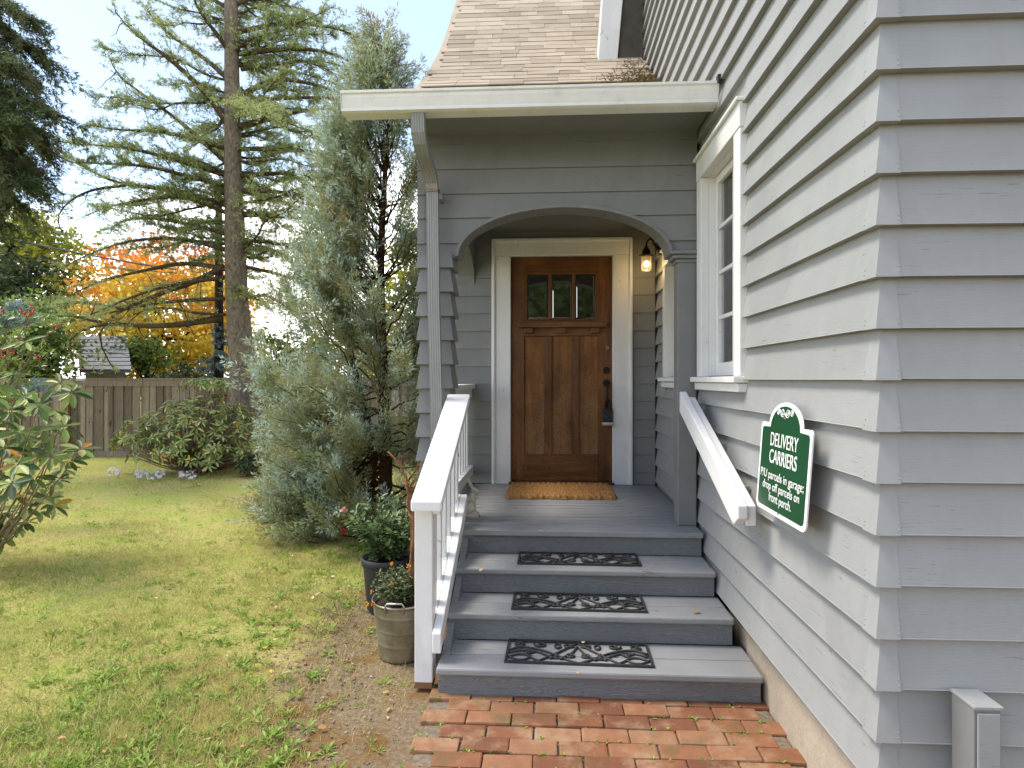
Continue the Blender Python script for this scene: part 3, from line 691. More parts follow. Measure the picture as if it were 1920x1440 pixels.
# ================================================================== STEPS
steps = empty('front_steps', (.2, 3.4, 0), 'four grey painted wooden steps leading up to the arched porch', 'steps')
TY = [3.805, 3.515, 3.222, 2.915]; TZ = [.60, .451, .303, .154]; TR = [.960, .958, .972, 1.012]; TLX = [-.545, -.527, -.525, -.528]
for k in range(1, 4):
    y, z, r, l = TY[k], TZ[k], TR[k], TLX[k]; dep = TY[k - 1] - y + .03
    t = box('tread', M['tread'], steps, l, r, y, y + .165, z - .034, z, bevel=.009)
    box('tread_board', M['tread'], t, l, r, y + .170, y + dep, z - .034, z - .001, bevel=.006)
for k in range(4):
    zb = TZ[k + 1] - .0 if k < 3 else .0
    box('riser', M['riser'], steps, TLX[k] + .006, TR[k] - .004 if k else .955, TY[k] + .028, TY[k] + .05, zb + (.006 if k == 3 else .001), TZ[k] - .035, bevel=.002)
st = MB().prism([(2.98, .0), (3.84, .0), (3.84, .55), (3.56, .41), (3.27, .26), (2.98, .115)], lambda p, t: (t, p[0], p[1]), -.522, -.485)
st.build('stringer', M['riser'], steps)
MB().box(-.48, .95, 3.0, 3.8, .0, .11).box(-.48, .95, 3.3, 3.8, .0, .26).box(-.48, .95, 3.58, 3.8, 0, .41).build('carriage', M['dark'], steps)
# stair railing on the left
rail = empty('stair_railing', (-.57, 3.4, 0), 'white wooden stair railing with wide sloping top board beside the steps', 'railing')
RA, RB, RZA, RZB = 2.865, 3.96, .965, 1.445
rz = lambda y: RZA + (RZB - RZA) * (y - RA) / (RB - RA)
box('newel', M['white_rail'], rail, -.648, -.558, 2.99, 3.08, .045, rz(3.0) - .05, bevel=.005)
MB().hexa([(-.648, 2.985, .02), (-.56, 2.985, .02), (-.56, 3.075, .02), (-.648, 3.075, .02), (-.646, 2.99, .046), (-.56, 2.99, .046), (-.56, 3.078, .046), (-.646, 3.078, .046)]).build('post_foot', simple('rotten_post_wood', hexlin(110, 76, 48), .9), rail)
def sloped(x0, x1, ya, yb, zfa, h, slope=None, plumb=True, nose=0):
    sl = (RZB - RZA) / (RB - RA) if slope is None else slope
    za, zb = zfa, zfa + sl * (yb - ya)
    return MB().prism([(ya, za - h), (ya + nose, za - h - .0), (yb, zb - h), (yb, zb), (ya, za)] if not nose else [(ya, za - h * .45), (ya + nose, za + sl * nose - h), (yb, zb - h), (yb, zb), (ya, za)], lambda p, t: (t, p[0], p[1]), x0, x1)
sloped(-.640, -.492, RA, RB, RZA, .052).build('top_board', M['white_rail'], rail, bevel=.008)
sloped(-.622, -.578, 3.08, RB, rz(3.08) - .053, .075).build('sub_rail', M['white_rail'], rail, bevel=.004)
sloped(-.556, -.512, 2.965, 3.97, .30, .10, .49, True).build('bottom_rail', M['white_rail'], rail, bevel=.006)
box('newel_block', M['white_rail'], rail, -.557, -.520, 2.99, 3.075, rz(3.0) - .15, rz(3.0) - .048, bevel=.004)
for y in (3.14, 3.30, 3.46, 3.62, 3.78, 3.92):
    MB().hexa([(-.606, y - .019, .225 + .49 * (y - 2.965)), (-.566, y - .019, .225 + .49 * (y - 2.965)), (-.566, y + .019, .225 + .49 * (y - 2.965)), (-.606, y + .019, .225 + .49 * (y - 2.965)),
               (-.606, y - .019, rz(y) - .06), (-.566, y - .019, rz(y) - .06), (-.566, y + .019, rz(y) - .06), (-.606, y + .019, rz(y) - .06)]).build('baluster', M['white_rail'], rail, bevel=.003)
sloped(-.604, -.557, 3.08, 3.97, .30 + .49 * .115, .09, .49).build('lower_sub_rail', M['white_rail'], rail)
# side porch railing
pr = empty('porch_railing', (-.70, 4.9, PORCH_Z), 'white porch railing in the left side opening beside the door wall', 'railing')
box('cap_board', M['white'], pr, -.79, -.640, 4.22, 5.499, 1.455, 1.497, bevel=.005); box('top_rail', M['white'], pr, -.755, -.665, 4.22, 5.499, 1.37, 1.454)
box('bottom_rail', M['white'], pr, -.755, -.655, 4.22, 5.499, .68, .765)
for k in range(8): box('baluster', M['white'], pr, -.728, -.690, 4.32 + .15 * k, 4.358 + .15 * k, .766, 1.369)
# handrail on the side wall
hr = empty('wall_handrail', (.88, 3.3, 1.0), 'white sloping handrail board fixed to the clapboard wall beside the steps', 'handrail')
hs = (1.46 - .99) / (3.88 - 2.72)
sloped(.832, .874, 2.715, 3.885, .99, .128, hs, True, .07).build('rail_board', M['white_rail'], hr, bevel=.005)
sloped(.875, .918, 2.74, 3.84, .985, .09, hs).build('spacer_board', M['white_rail'], hr, bevel=.005)
for y in (3.0, 3.4, 3.8): box('bracket', M['siding_y'], hr, .9185, .972, y - .012, y + .012, .985 + hs * (y - 2.74) - .088, .985 + hs * (y - 2.74) - .060)
# ================================================================== SIGN
sg = empty('delivery_sign', (.93, 2.42, 1.2), 'green sign with white border and DELIVERY CARRIERS lettering on the grey clapboards', 'sign')
tilt = .062
def sp(u, v, d=0):   # u to the right as read (towards -Y), v up, d off the face; metres from the sign's centre
    u, v = u * .95, v * .95 + .004; z = 1.195 + v; x = .925 - .055 - tilt * -(v - .25) * -1 * 0
    x = .928 - (.25 - v) * tilt - d
    return (x, 2.412 - u + .03 * (.2 - v) * 1.0, z)
def sign_outline(g):
    hw, vb, vsd, r = .262 - g, -.205 + g, .172 - g, .03 - g * .4
    aw = .172 - g; ah = .098; pts = []
    def arcp(cx, cy, r, a0, a1, n=5): return [(cx + r * math.cos(a0 + (a1 - a0) * i / n), cy + r * math.sin(a0 + (a1 - a0) * i / n)) for i in range(n + 1)]
    pts += arcp(-hw + r, vb + r, r, math.pi, 1.5 * math.pi) + arcp(hw - r, vb + r, r, 1.5 * math.pi, 2 * math.pi) + arcp(hw - r * .7, vsd - r * .7, r * .7, 0, .5 * math.pi)
    top = [(aw * math.cos(t), vsd - .006 + g * .2 + (ah) * math.sin(t)) for t in np.linspace(.05, math.pi - .05, 22)]
    pts += top + arcp(-hw + r * .7, vsd - r * .7, r * .7, .5 * math.pi, math.pi); return pts
def plate(name, poly, d0, d1, mat):
    return MB().prism(poly, lambda p, t: sp(p[0], p[1], t), d0, d1).build(name, mat, sg)
plate('border', sign_outline(0), 0, .006, M['sign_white']); plate('panel', sign_outline(.019), .0055, .0072, M['sign_green'])
def text_mesh(name, txt, uc, vc, width, height, mat, spacing=1.0, bold=.004):
    cu = bpy.data.curves.new(name, 'FONT'); cu.body = txt; cu.align_x = 'CENTER'; cu.size = 1; cu.offset = bold; cu.extrude = .004
    cu.space_character = spacing
    o = bpy.data.objects.new(name, cu); col.objects.link(o); bpy.context.view_layer.update()
    me = bpy.data.meshes.new_from_object(o.evaluated_get(bpy.context.evaluated_depsgraph_get())); bpy.data.objects.remove(o)
    co = np.array([v.co[:] for v in me.vertices]); lo, hi = co.min(0), co.max(0)
    cap = .69; k = width / (hi[0] - lo[0]); kz = height / cap; og = np.array(origin(sg))
    for v in me.vertices:
        u = uc + (v.co.x - (lo[0] + hi[0]) / 2) * k; w = vc + v.co.y * kz
        v.co = Vector(sp(u, w, .0074 + .0008 * (1 if v.co.z > 0 else 0))) - Vector(og)
    me.materials.clear(); me.materials.append(mat); ob = bpy.data.objects.new(name, me); col.objects.link(ob); ob.parent = sg; return ob
# rows: centre u, baseline v, width, cap height
text_mesh('lettering', 'DELIVERY', .005, .078, .285, .056, M['sign_white'], bold=.0)
text_mesh('lettering', 'CARRIERS', .005, .006, .285, .056, M['sign_white'], bold=.004)
text_mesh('lettering', 'P/U parcels in garage;', .0, -.062, .45, .035, M['sign_white'], bold=.0)
text_mesh('lettering', 'drop off parcels on', .0, -.108, .385, .034, M['sign_white'], bold=.0)
text_mesh('lettering', 'front porch.', .005, -.154, .235, .036, M['sign_white'], bold=.0)
sc_ = MB()
for sgn in (-1, 1):
    for cx, r in ((.026, .023), (.068, .017)):
        pts = []
        for i in range(26):
            t = i / 25; a = math.pi * (1 if sgn > 0 else 0) + sgn * t * 3.4 * math.pi * (1 if cx < .04 else -1); rr = r * (1 - .8 * t); pts.append(sp(sgn * cx + rr * math.cos(a), .222 + rr * math.sin(a) * .85, .0078))
        sc_.tube(pts, .0019, 5)
sc_.build('scroll_ornament', M['sign_white'], sg)
for v in (-.19, .2): MB().ball(sp(0.0, v, .008), .004, 8, 5).build('screw', M['chrome'], sg)
# ================================================================== PORCH LANTERN
lan = empty('porch_lantern', (XS - .02, 5.27, 2.62), 'black gooseneck wall lantern with a lit ribbed glass jar beside the door', 'lantern')
lc = at(1212, 494, Y=5.25); lx, ly, lz = lc
wy = 5.27
MB().prism([(wy + .05 * math.cos(2 * math.pi * k / 16), lz + .135 + .062 * math.sin(2 * math.pi * k / 16)) for k in range(16)], lambda p, t: (t, p[0], p[1]), XS - .045, XS - .015).build('wall_plate', M['black_metal'], lan, bevel=.006)
arm = smoothpath([(XS - .03, wy, lz + .12), (XS - .075, wy, lz + .15), (XS - .10, wy - .005, lz + .195), (lx + .035, ly, lz + .215), (lx + .0, ly, lz + .18), (lx - .004, ly, lz + .13)], 18)
MB().tube(arm, .0075, 8).ball((XS - .06, wy, lz + .135), .02).build('arm', M['black_metal'], lan, True)
MB().lathe([(0, .15), (.012, .15), (.016, .128), (.03, .118), (.036, .095), (.036, .082), (.062, .07), (.064, .066), (.034, .066), (.034, .055), (0, .055)], (lx - .003, ly, lz), 20).build('hood', M['black_metal'], lan, True)
gj = MB().lathe([(.034, .064)] + [(.040 + .0018 * (k % 2), .055 - .0085 * k) for k in range(13)] + [(.036, -.06), (.0, -.062)], (lx, ly, lz), 22).build('glass_jar', M['amber'], lan, True)
MB().ball((lx, ly, lz - .005), (.017, .017, .024), 12, 8).build('bulb', M['bulb'], lan, True)
pl = bpy.data.lights.new('lantern_light', 'POINT'); pl.energy = .3; pl.color = (1, .62, .28); pl.shadow_soft_size = .03
plo = bpy.data.objects.new('lantern_light', pl); col.objects.link(plo); plo.parent = lan; plo.location = Vector((lx, ly, lz - .085)) - origin(lan)
# ================================================================== MATS
dm = empty('doormat', (.117, 5.12, PORCH_Z), 'thick braided brown coir doormat in front of the door', 'doormat')
mx0, mx1, my0, my1 = -.318, .552, 4.80, 5.40
nx, ny = 230, 130; U, Vv = np.meshgrid(np.linspace(0, 1, nx), np.linspace(0, 1, ny))
X = mx0 + (mx1 - mx0) * U; Y = my0 + (my1 - my0) * Vv
rows = Y / .042; rid = np.floor(rows); fr = rows - rid
h = .014 + .022 * np.abs(np.sin(math.pi * fr)) ** .6 * (.62 + .38 * np.sin(X * 2 * math.pi / .045 + rid * 2.4 + 3 * fr)) + .002 * rng.normal(size=X.shape)
ed = np.minimum(np.minimum(U, 1 - U) * (mx1 - mx0), np.minimum(Vv, 1 - Vv) * (my1 - my0))
h *= np.clip(ed / .018, 0, 1) ** .45
inb = ed < .055; h = np.where(inb & (ed > .0), h * (.9 + .25 * np.abs(np.sin((X + Y) * math.pi / .035))), h)
Xw = X + .006 * np.sin(Y * 40) * (np.abs(U - .5) > .4) + .003 * np.sin(Y * 17); Yw = Y + .006 * np.sin(X * 30 + 1) + .004 * np.sin(X * 71)
a = (np.arange(ny - 1)[:, None] * nx + np.arange(nx - 1)[None]).ravel()
np_mesh('woven_top', np.stack([Xw, Yw, PORCH_Z + .002 + h], -1).reshape(-1, 3), np.stack([a, a + 1, a + nx + 1, a + nx], 1), M['coir'], dm, True)
def scroll_mat(cx, cy, z, hw, hh, rot, label):
    t = empty('stair_mat', (cx, cy, z), label, 'mat', 'rubber scroll mats on the steps')
    ca, sa = math.cos(rot), math.sin(rot)
    def W(u, v, dz=.006): x, y = u * hw, v * hh; return (cx + x * ca - y * sa, cy + x * sa + y * ca, z + dz)
    fr = MB()
    for a, b, c, d in ((-1, 1, -1, -.90), (-1, 1, .90, 1), (-1, -.967, -.90, .90), (.967, 1, -.90, .90)):
        fr.hexa([W(a, c, .001), W(b, c, .001), W(b, d, .001), W(a, d, .001), W(a, c, .012), W(b, c, .012), W(b, d, .012), W(a, d, .012)])
    f = fr.build('frame', M['rubber'], t, bevel=.003)
    s = MB(); r = .0056
    def crv(pts, rr=r, n=20):
        for m in (-1, 1): s.tube(smoothpath([W(m * u, v) for u, v in pts], n), rr, 6)
    def spiral(c, rad, a0, turns, asp):
        for m in (-1, 1):
            pts = []
            for i in range(18):
                q = i / 17; a = a0 + turns * 2 * math.pi * q; k = rad * (1 - .72 * q); pts.append(W(m * (c[0] + k * math.cos(a)), c[1] + k * asp * math.sin(a)))
            s.tube(pts, r * .95, 6); s.ball(pts[-1], (.009, .009, .007), 8, 5)
    A = hw / hh
    crv([(.96, .1), (.80, .42), (.58, .30), (.36, -.10), (.16, -.62), (.0, -.9)]); crv([(.96, -.15), (.78, .12), (.60, .08), (.44, -.25), (.30, -.62), (.10, -.2), (.0, .55)])
    crv([(.96, -.5), (.80, -.85), (.62, -.5), (.78, -.2), (.96, -.5)]); crv([(.58, -.9), (.45, -.55), (.20, .2), (.0, .9)])
    crv([(.28, .88), (.33, .55), (.28, .3), (.23, .55), (.28, .88)]); crv([(.6, .0), (.72, -.3), (.62, -.6), (.50, -.9)])
    spiral((.84, .60), .105, 1.2, 1.1, A * .75); spiral((.52, .66), .10, .4, -1.1, A * .75); spiral((.13, .62), .085, 2.6, 1.1, A * .75)
    spiral((.70, -.02), .06, 0, 1.1, A * .75); spiral((.09, -.28), .085, 2, -1.1, A * .75)
    for m in (-1, 1):
        for u, v in ((.30, -.38), (.37, -.52), (.23, -.55), (.30, -.15)): s.ball(W(m * u, v, .007), (.012, .009, .008), 8, 5)
    s.build('scrollwork', M['rubber'], f, True)
scroll_mat(.193, 3.718, TZ[1], .362, .122, -.005, 'black rubber scroll mat on the top step, just below the porch')
scroll_mat(.176, 3.402, TZ[2], .362, .125, -.012, 'black rubber scroll mat on the middle step, between two others')
scroll_mat(.160, 3.106, TZ[3], .362, .128, -.022, 'black rubber scroll mat on the lowest step nearest the bricks')
# ================================================================== RABBIT
def remesh(name, mb, mat, voxel, parent=None, smooth_it=6):
    o = mb.build(name + '_tmp', mat); r = o.modifiers.new('r', 'REMESH'); r.mode = 'VOXEL'; r.voxel_size = voxel
    s = o.modifiers.new('s', 'SMOOTH'); s.iterations = smooth_it; s.factor = .5
    bpy.context.view_layer.update(); me = bpy.data.meshes.new_from_object(o.evaluated_get(bpy.context.evaluated_depsgraph_get())); bpy.data.objects.remove(o)
    me.polygons.foreach_set('use_smooth', [True] * len(me.polygons)); me.transform(Matrix.Translation(-origin(parent))) if parent else None
    me.materials.clear(); me.materials.append(mat); ob = bpy.data.objects.new(name, me); col.objects.link(ob)
    if parent: ob.parent = parent
    return ob
rb = MB(); bx, by, bz = -.517, 4.17, PORCH_Z
def E(dx, dy, dz, r, rot=None): rb.ball((bx + dx, by + dy, bz + dz), r, 14, 10)
rb.box(bx - .052, bx + .06, by - .042, by + .042, bz, bz + .016)
E(-.006, 0, .062, (.048, .042, .052)); E(-.002, 0, .105, (.036, .033, .05)); E(.012, 0, .135, (.026, .025, .035)); E(-.02, -.028, .045, (.036, .018, .034)); E(-.02, .028, .045, (.036, .018, .034))
E(.026, 0, .178, (.026, .021, .024)); E(.046, 0, .170, (.017, .014, .014)); E(.033, -.016, .026, (.028, .012, .011)); E(.033, .016, .026, (.028, .012, .011))
E(.024, -.014, .105, (.012, .009, .03)); E(.024, .014, .105, (.012, .009, .03)); E(-.052, 0, .03, (.014, .014, .014)); E(.03, -.019, .184, (.006, .005, .006))
for sy in (-1, 1): rb.tube([(bx + .016, by + sy * .010, bz + .192), (bx + .004, by + sy * .013, bz + .213), (bx - .010, by + sy * .015, bz + .240), (bx - .02, by + sy * .013, bz + .262)], [.008, .011, .011, .004], 8)
rab = remesh('rabbit_statue', rb, M['stone'], .0042, None, 3)
tag(rab, 'weathered stone rabbit statue sitting upright beside the porch railing', 'statue')
# ================================================================== LOCK BOX
lb = empty('key_lock_box', (hx + .004, YF - .05, hz - .30), 'black and silver key lock box hanging from the door handle', 'lock box')
bx0, bzc = hx + .006, dp(1137, 779)[1]
MB().box(bx0 - .042, bx0 + .042, YF - .075, YF - .028, bzc - .055, bzc + .062).build('body', M['black_plastic'], lb, bevel=.006)
MB().hexa([(bx0 - .05, YF - .085, bzc - .088), (bx0 + .05, YF - .085, bzc - .088), (bx0 + .05, YF - .024, bzc - .088), (bx0 - .05, YF - .024, bzc - .088), (bx0 - .053, YF - .085, bzc - .056), (bx0 + .053, YF - .085, bzc - .056), (bx0 + .053, YF - .024, bzc - .056), (bx0 - .053, YF - .024, bzc - .056)]).build('base', M['chrome'], lb, bevel=.008)
MB().tube(smoothpath([(bx0 - .026, YF - .05, bzc + .06), (bx0 - .026, YF - .05, bzc + .12), (bx0, YF - .05, bzc + .16), (bx0 + .026, YF - .05, bzc + .12), (bx0 + .026, YF - .05, bzc + .06)], 16), .006, 7).build('shackle', M['black_metal'], lb, True)
for u, v in ((0, .03), (-.026, 0), (.026, 0), (0, -.025)): MB().ball((bx0 + u, YF - .077, bzc + v), .0045, 8, 5).build('button', M['chrome'], lb)
# ================================================================== SHORT POST AT THE FRONT WALL
spt = empty('short_post', (1.2, 1.8, 0), 'short grey painted post against the front clapboards at lower right', 'post')
q0, q1 = at(1826, 1318, Y=1.75)[0], at(1880, 1318, Y=1.75)[0]
box('shaft', M['trim_grey'], spt, q0 + .001, q1 - .001, 1.752, 1.846, .0, .632, bevel=.004)
MB().ball(((q0 + q1) / 2, 1.7515, .60), .006, 8, 5).build('screw', M['chrome'], spt); box('face_board', M['siding_x'], spt, q0 + .008, q1 - .008, 1.745, 1.7515, .02, .625); box('post_cap', M['siding_x'], spt, q0 - .002, q1 + .002, 1.746, 1.849, .633, .644, bevel=.003)
# ================================================================== FENCE AND BACKGROUND
FW, RT = np.array([-_s, _c, 0]), np.array([_c, _s, 0])
def loc_dr(dep, px, z=0): return FW * dep + RT * ((px - CXP) / F_PX * dep) + np.array([0, 0, z])
FD = 12.2
fence = empty('wooden_fence', loc_dr(FD, 250), 'weathered board fence with flat top rail along the back of the garden', 'fence')
r = -17.0; k = 0
while r < -1.4:
    w = random.choice((.088, .095, .135, .14)); h = 1.50 + random.uniform(-.006, .006)
    if k < 4 or True:
        me = MB().box(-w / 2, w / 2, -.009, .009, 0, h - .12).mesh('board', M['fence'])
    off = .018 if k % 2 else 0
    o = link('board', me, fence, FW * (FD + off) + RT * r + np.array([0, 0, .10]), (random.uniform(-.004, .004), random.uniform(-.005, .005), YAW + random.uniform(-.02, .02)))
    r += w * (.78 if k % 2 else .84); k += 1
for r0 in np.arange(-17.0, -1.0, 2.42):
    ln = 2.41
    link('top_rail', MB().box(0, ln, -.03, -.012, 0, .125).mesh('top_rail', M['fence_rail']), fence, FW * FD + RT * r0 + np.array([0, 0, 1.40]), (0, 0, YAW))
    link('cap_rail', MB().box(0, ln, -.05, .06, 0, .035).mesh('cap_rail', M['fence_rail']), fence, FW * FD + RT * r0 + np.array([0, 0, 1.527]), (0, 0, YAW))
    link('kick_board', MB().box(0, ln, -.03, -.012, 0, .14).mesh('kick_board', M['fence_rail']), fence, FW * FD + RT * r0 + np.array([0, 0, -.03]), (0, 0, YAW))
for pxp in (129, 129 - 2.42 * 94, 129 + 2.42 * 94 * 1.28, 129 + 2.42 * 94 * 2.3):
    link('post', MB().box(-.045, .045, -.09, -.031, -.1, 1.526).mesh('post', M['fence_post']), fence, loc_dr(FD, pxp), (0, 0, YAW))
# neighbour's house far behind the fence
nh = empty('neighbour_house', loc_dr(18, 190, 0), 'low neighbouring building with a grey shingled roof seen just above the fence', 'house')
def nb(dep, px, z): return tuple(loc_dr(dep, px, z))
MB().hexa([nb(17.6, 160, 0), nb(17.6, 236, 0), nb(21, 225, 0), nb(21, 168, 0), nb(17.6, 160, 1.9), nb(17.6, 236, 1.9), nb(21, 225, 1.9), nb(21, 168, 1.9)]).build('wall', simple('grey_stucco', (.2, .2, .2), .9), nh)
nroof = MB().hexa([nb(17.2, 152, 1.72), nb(17.2, 246, 1.72), nb(19.4, 236, 2.80), nb(19.4, 148, 2.80), nb(17.2, 152, 1.78), nb(17.2, 246, 1.78), nb(19.4, 236, 2.88), nb(19.4, 148, 2.88)]).build('roof', simple('grey_roof_shingles', (.15, .15, .155), .9, 0, .25, 9, .5), nh)
for q in range(9):
    f0 = q / 9; f1 = f0 + .11; d0, z0 = 17.18 + 2.2 * f0, 1.80 + 1.1 * f0; d1, z1 = 17.18 + 2.2 * f1, 1.80 + 1.1 * f1; xl, xr = 152 - 4 * f0, 246 - 10 * f0
    MB().hexa([nb(d0, xl, z0 - .01), nb(d0, xr, z0 - .01), nb(d1, xr, z1 - .03), nb(d1, xl, z1 - .03), nb(d0, xl, z0 + .022), nb(d0, xr, z0 + .022), nb(d1, xr, z1), nb(d1, xl, z1)]).build('shingle_course', simple('grey_roof_course', (.16, .16, .165), .9, 0, .25, 9, .5) if q == 0 else bpy.data.materials['grey_roof_course'], nroof)
MB().hexa([nb(17.1, 149, 1.66), nb(17.1, 152, 1.66), nb(19.4, 148, 2.74), nb(19.4, 145, 2.74), nb(17.1, 149, 1.82), nb(17.1, 152, 1.82), nb(19.4, 148, 2.94), nb(19.4, 145, 2.94)]).build('rake_board', simple('red_brown_fascia', (.2, .07, .05), .8), nh)
# utility pole and cables
up = empty('utility_pole', loc_dr(21, 18, 0), 'dark wooden utility pole at the far left behind the trees', 'pole')
MB().tube([loc_dr(21, 18, 0), loc_dr(21, 17, 6.6)], [.14, .11], 10).build('shaft', M['bark_dark'], up); MB().tube([loc_dr(21, -10, 6.1), loc_dr(21, 46, 6.1)], .05, 6).build('crossarm', M['bark_dark'], up)
for lab, a, b, rr, sag in (('thick black overhead cable sagging across the left trees', (-60, 428), (330, 505), .03, -.012), ('thin dark overhead cable above the thick one', (-60, 405), (330, 470), .012, -.01),
                           ('pale thin overhead cable, lowest of the three in the left trees', (-60, 463), (330, 512), .012, -.012)):
    p0, p1 = at(*a, dep=20.5), at(*b, dep=19)
    o = MB().tube(bendpath(p0, p1, 14, sag, 0), rr, 5).build('overhead_cable', M['black_plastic']); tag(o, lab, 'cable', 'overhead cables')

# ================================================================== VEGETATION
LT = np.array([(0, 0, 0), (.25, .36, .06), (.6, .5, .07), (.85, .3, .03), (1, 0, -.03), (.85, -.3, .03), (.6, -.5, .07), (.25, -.36, .06), (.3, 0, -.02), (.62, 0, -.02)])
LF = [(0, 8, 1), (8, 9, 2, 1), (9, 4, 3), (9, 3, 2), (0, 7, 8), (7, 6, 9, 8), (6, 5, 9), (5, 4, 9)]
LF3 = np.array([(0, 8, 1), (8, 9, 2), (8, 2, 1), (9, 4, 3), (9, 3, 2), (0, 7, 8), (7, 6, 9), (7, 9, 8), (6, 5, 9), (5, 4, 9)])
def inst(P, D, N, Ln, W, T=LT, Fc=LF3):
    """copies of a leaf template; D along the leaf, N roughly its upper side"""
    D = unit(D); S = unit(np.cross(N, D)); N = np.cross(D, S); n = len(P)
    Ln = np.broadcast_to(np.asarray(Ln, float).reshape(-1, 1, 1), (n, 1, 1)); W = np.broadcast_to(np.asarray(W, float).reshape(-1, 1, 1), (n, 1, 1))
    V = P[:, None] + D[:, None] * T[None, :, :1] * Ln + S[:, None] * T[None, :, 1:2] * W + N[:, None] * T[None, :, 2:3] * Ln
    return V.reshape(-1, 3), (Fc[None] + (np.arange(n) * len(T))[:, None, None]).reshape(-1, 3)
def cat(parts):
    Vs, Fs, n = [], [], 0
    for v, f in parts: Vs.append(v); Fs.append(f + n); n += len(v)
    return np.vstack(Vs), np.vstack(Fs)
UPV = np.array([0, 0, 1.0])
def conifer_foliage(limbs, subn, sublen, tuft_step, needles, nl, nw, start=.15, droop=.15, upb=.35, fill=1.0):
    """sprays along limbs: side twigs lying flat either side of each limb, tufts of needles along the twigs"""
    parts, twigs = [], []
    for path, k in limbs:
        path = np.asarray(path); ln = np.linalg.norm(np.diff(path, axis=0), axis=1).sum(); n = max(4, int(subn * ln * k)); s = rng.uniform(start, 1, n)
        idx = s * (len(path) - 1); i0 = np.minimum(idx.astype(int), len(path) - 2); f = (idx - i0)[:, None]
        B = path[i0] * (1 - f) + path[i0 + 1] * f; T = unit(path[i0 + 1] - path[i0])
        lat = unit(np.cross(T, UPV)); a = rng.uniform(.5, 1.25, n)[:, None] * rng.choice([-1, 1], n)[:, None]
        D = unit(T * np.cos(a) + lat * np.sin(a) + UPV * rng.normal(.08, .34, (n, 1)))
        Ls = sublen * rng.uniform(.45, 1.15, n) * (1.08 - .6 * s) * min(1.2, .4 + ln * .25)
        m = max(3, int(sublen / tuft_step)); t = (np.arange(m) + .5) / m
        tt = np.clip(t[None] + rng.normal(0, .03, (n, m)), 0.02, 1)
        P = B[:, None] + D[:, None] * (Ls[:, None] * tt)[..., None]; P[..., 2] -= droop * Ls[:, None] * tt ** 2
        P = (P + rng.normal(0, .018, P.shape)).reshape(-1, 3); Dm = np.repeat(D, m, 0)
        keep = rng.random(len(P)) < fill; P, Dm = P[keep], Dm[keep]
        q = len(P); ND = np.repeat(Dm, needles, 0) * .75 + rng.normal(0, .55, (q * needles, 3)) + UPV * upb
        parts.append(blades(np.repeat(P, needles, 0) + rng.normal(0, .010, (q * needles, 3)), ND, nl * rng.uniform(.6, 1.3, q * needles), nw * rng.uniform(.7, 1.3, q * needles)))
        tw = blades(B, D - UPV * droop * .4, Ls * .95, .012 + .006 * ln / 3, tri=True); twigs.append(tw)
    return cat(parts), cat(twigs)
# ---- the big cedar
CD = 11.4
trunk_px = [(462, 860, 74), (461, 740, 64), (452, 650, 54), (444, 560, 48), (441, 450, 44), (437, 330, 38), (436, 240, 34), (434, 80, 30), (432, -120, 24), (430, -420, 14)]
tp = [at(x, y, dep=CD) for x, y, w in trunk_px]; tp[0][2] = -.05
cedar = empty('cedar_tree', tuple(tp[0]), 'tall open cedar with scaly grey trunk and spreading branches by the fence', 'tree')
mb = MB(); tpn = resample(tp, 40); rad = np.interp(np.linspace(0, 1, 40), np.r_[0, np.cumsum(np.linalg.norm(np.diff(tp, axis=0), axis=1))] / np.linalg.norm(np.diff(tp, axis=0), axis=1).sum(), [w / 2.4 / F_PX * CD for _, _, w in trunk_px])
rad[0] *= 1.25; rad[1] *= 1.1
mb.tube(tpn, list(rad), 14)
mb.ball(at(457, 670, dep=CD - .27), (.05, .03, .05)); tr_o = mb.build('trunk', M['bark'], cedar, True)
def lp(pts, dend, n=14):
    m = len(pts); return smoothpath([at(x, y, dep=CD + dend * (i / (m - 1)) ** 1.2) + (rng.normal(0, .04, 3) if 0 < i < m - 1 else 0) for i, (x, y) in enumerate(pts)], n)
def tp_at(py): return np.interp(py, [q[1] for q in trunk_px][::-1], [q[0] for q in trunk_px][::-1])
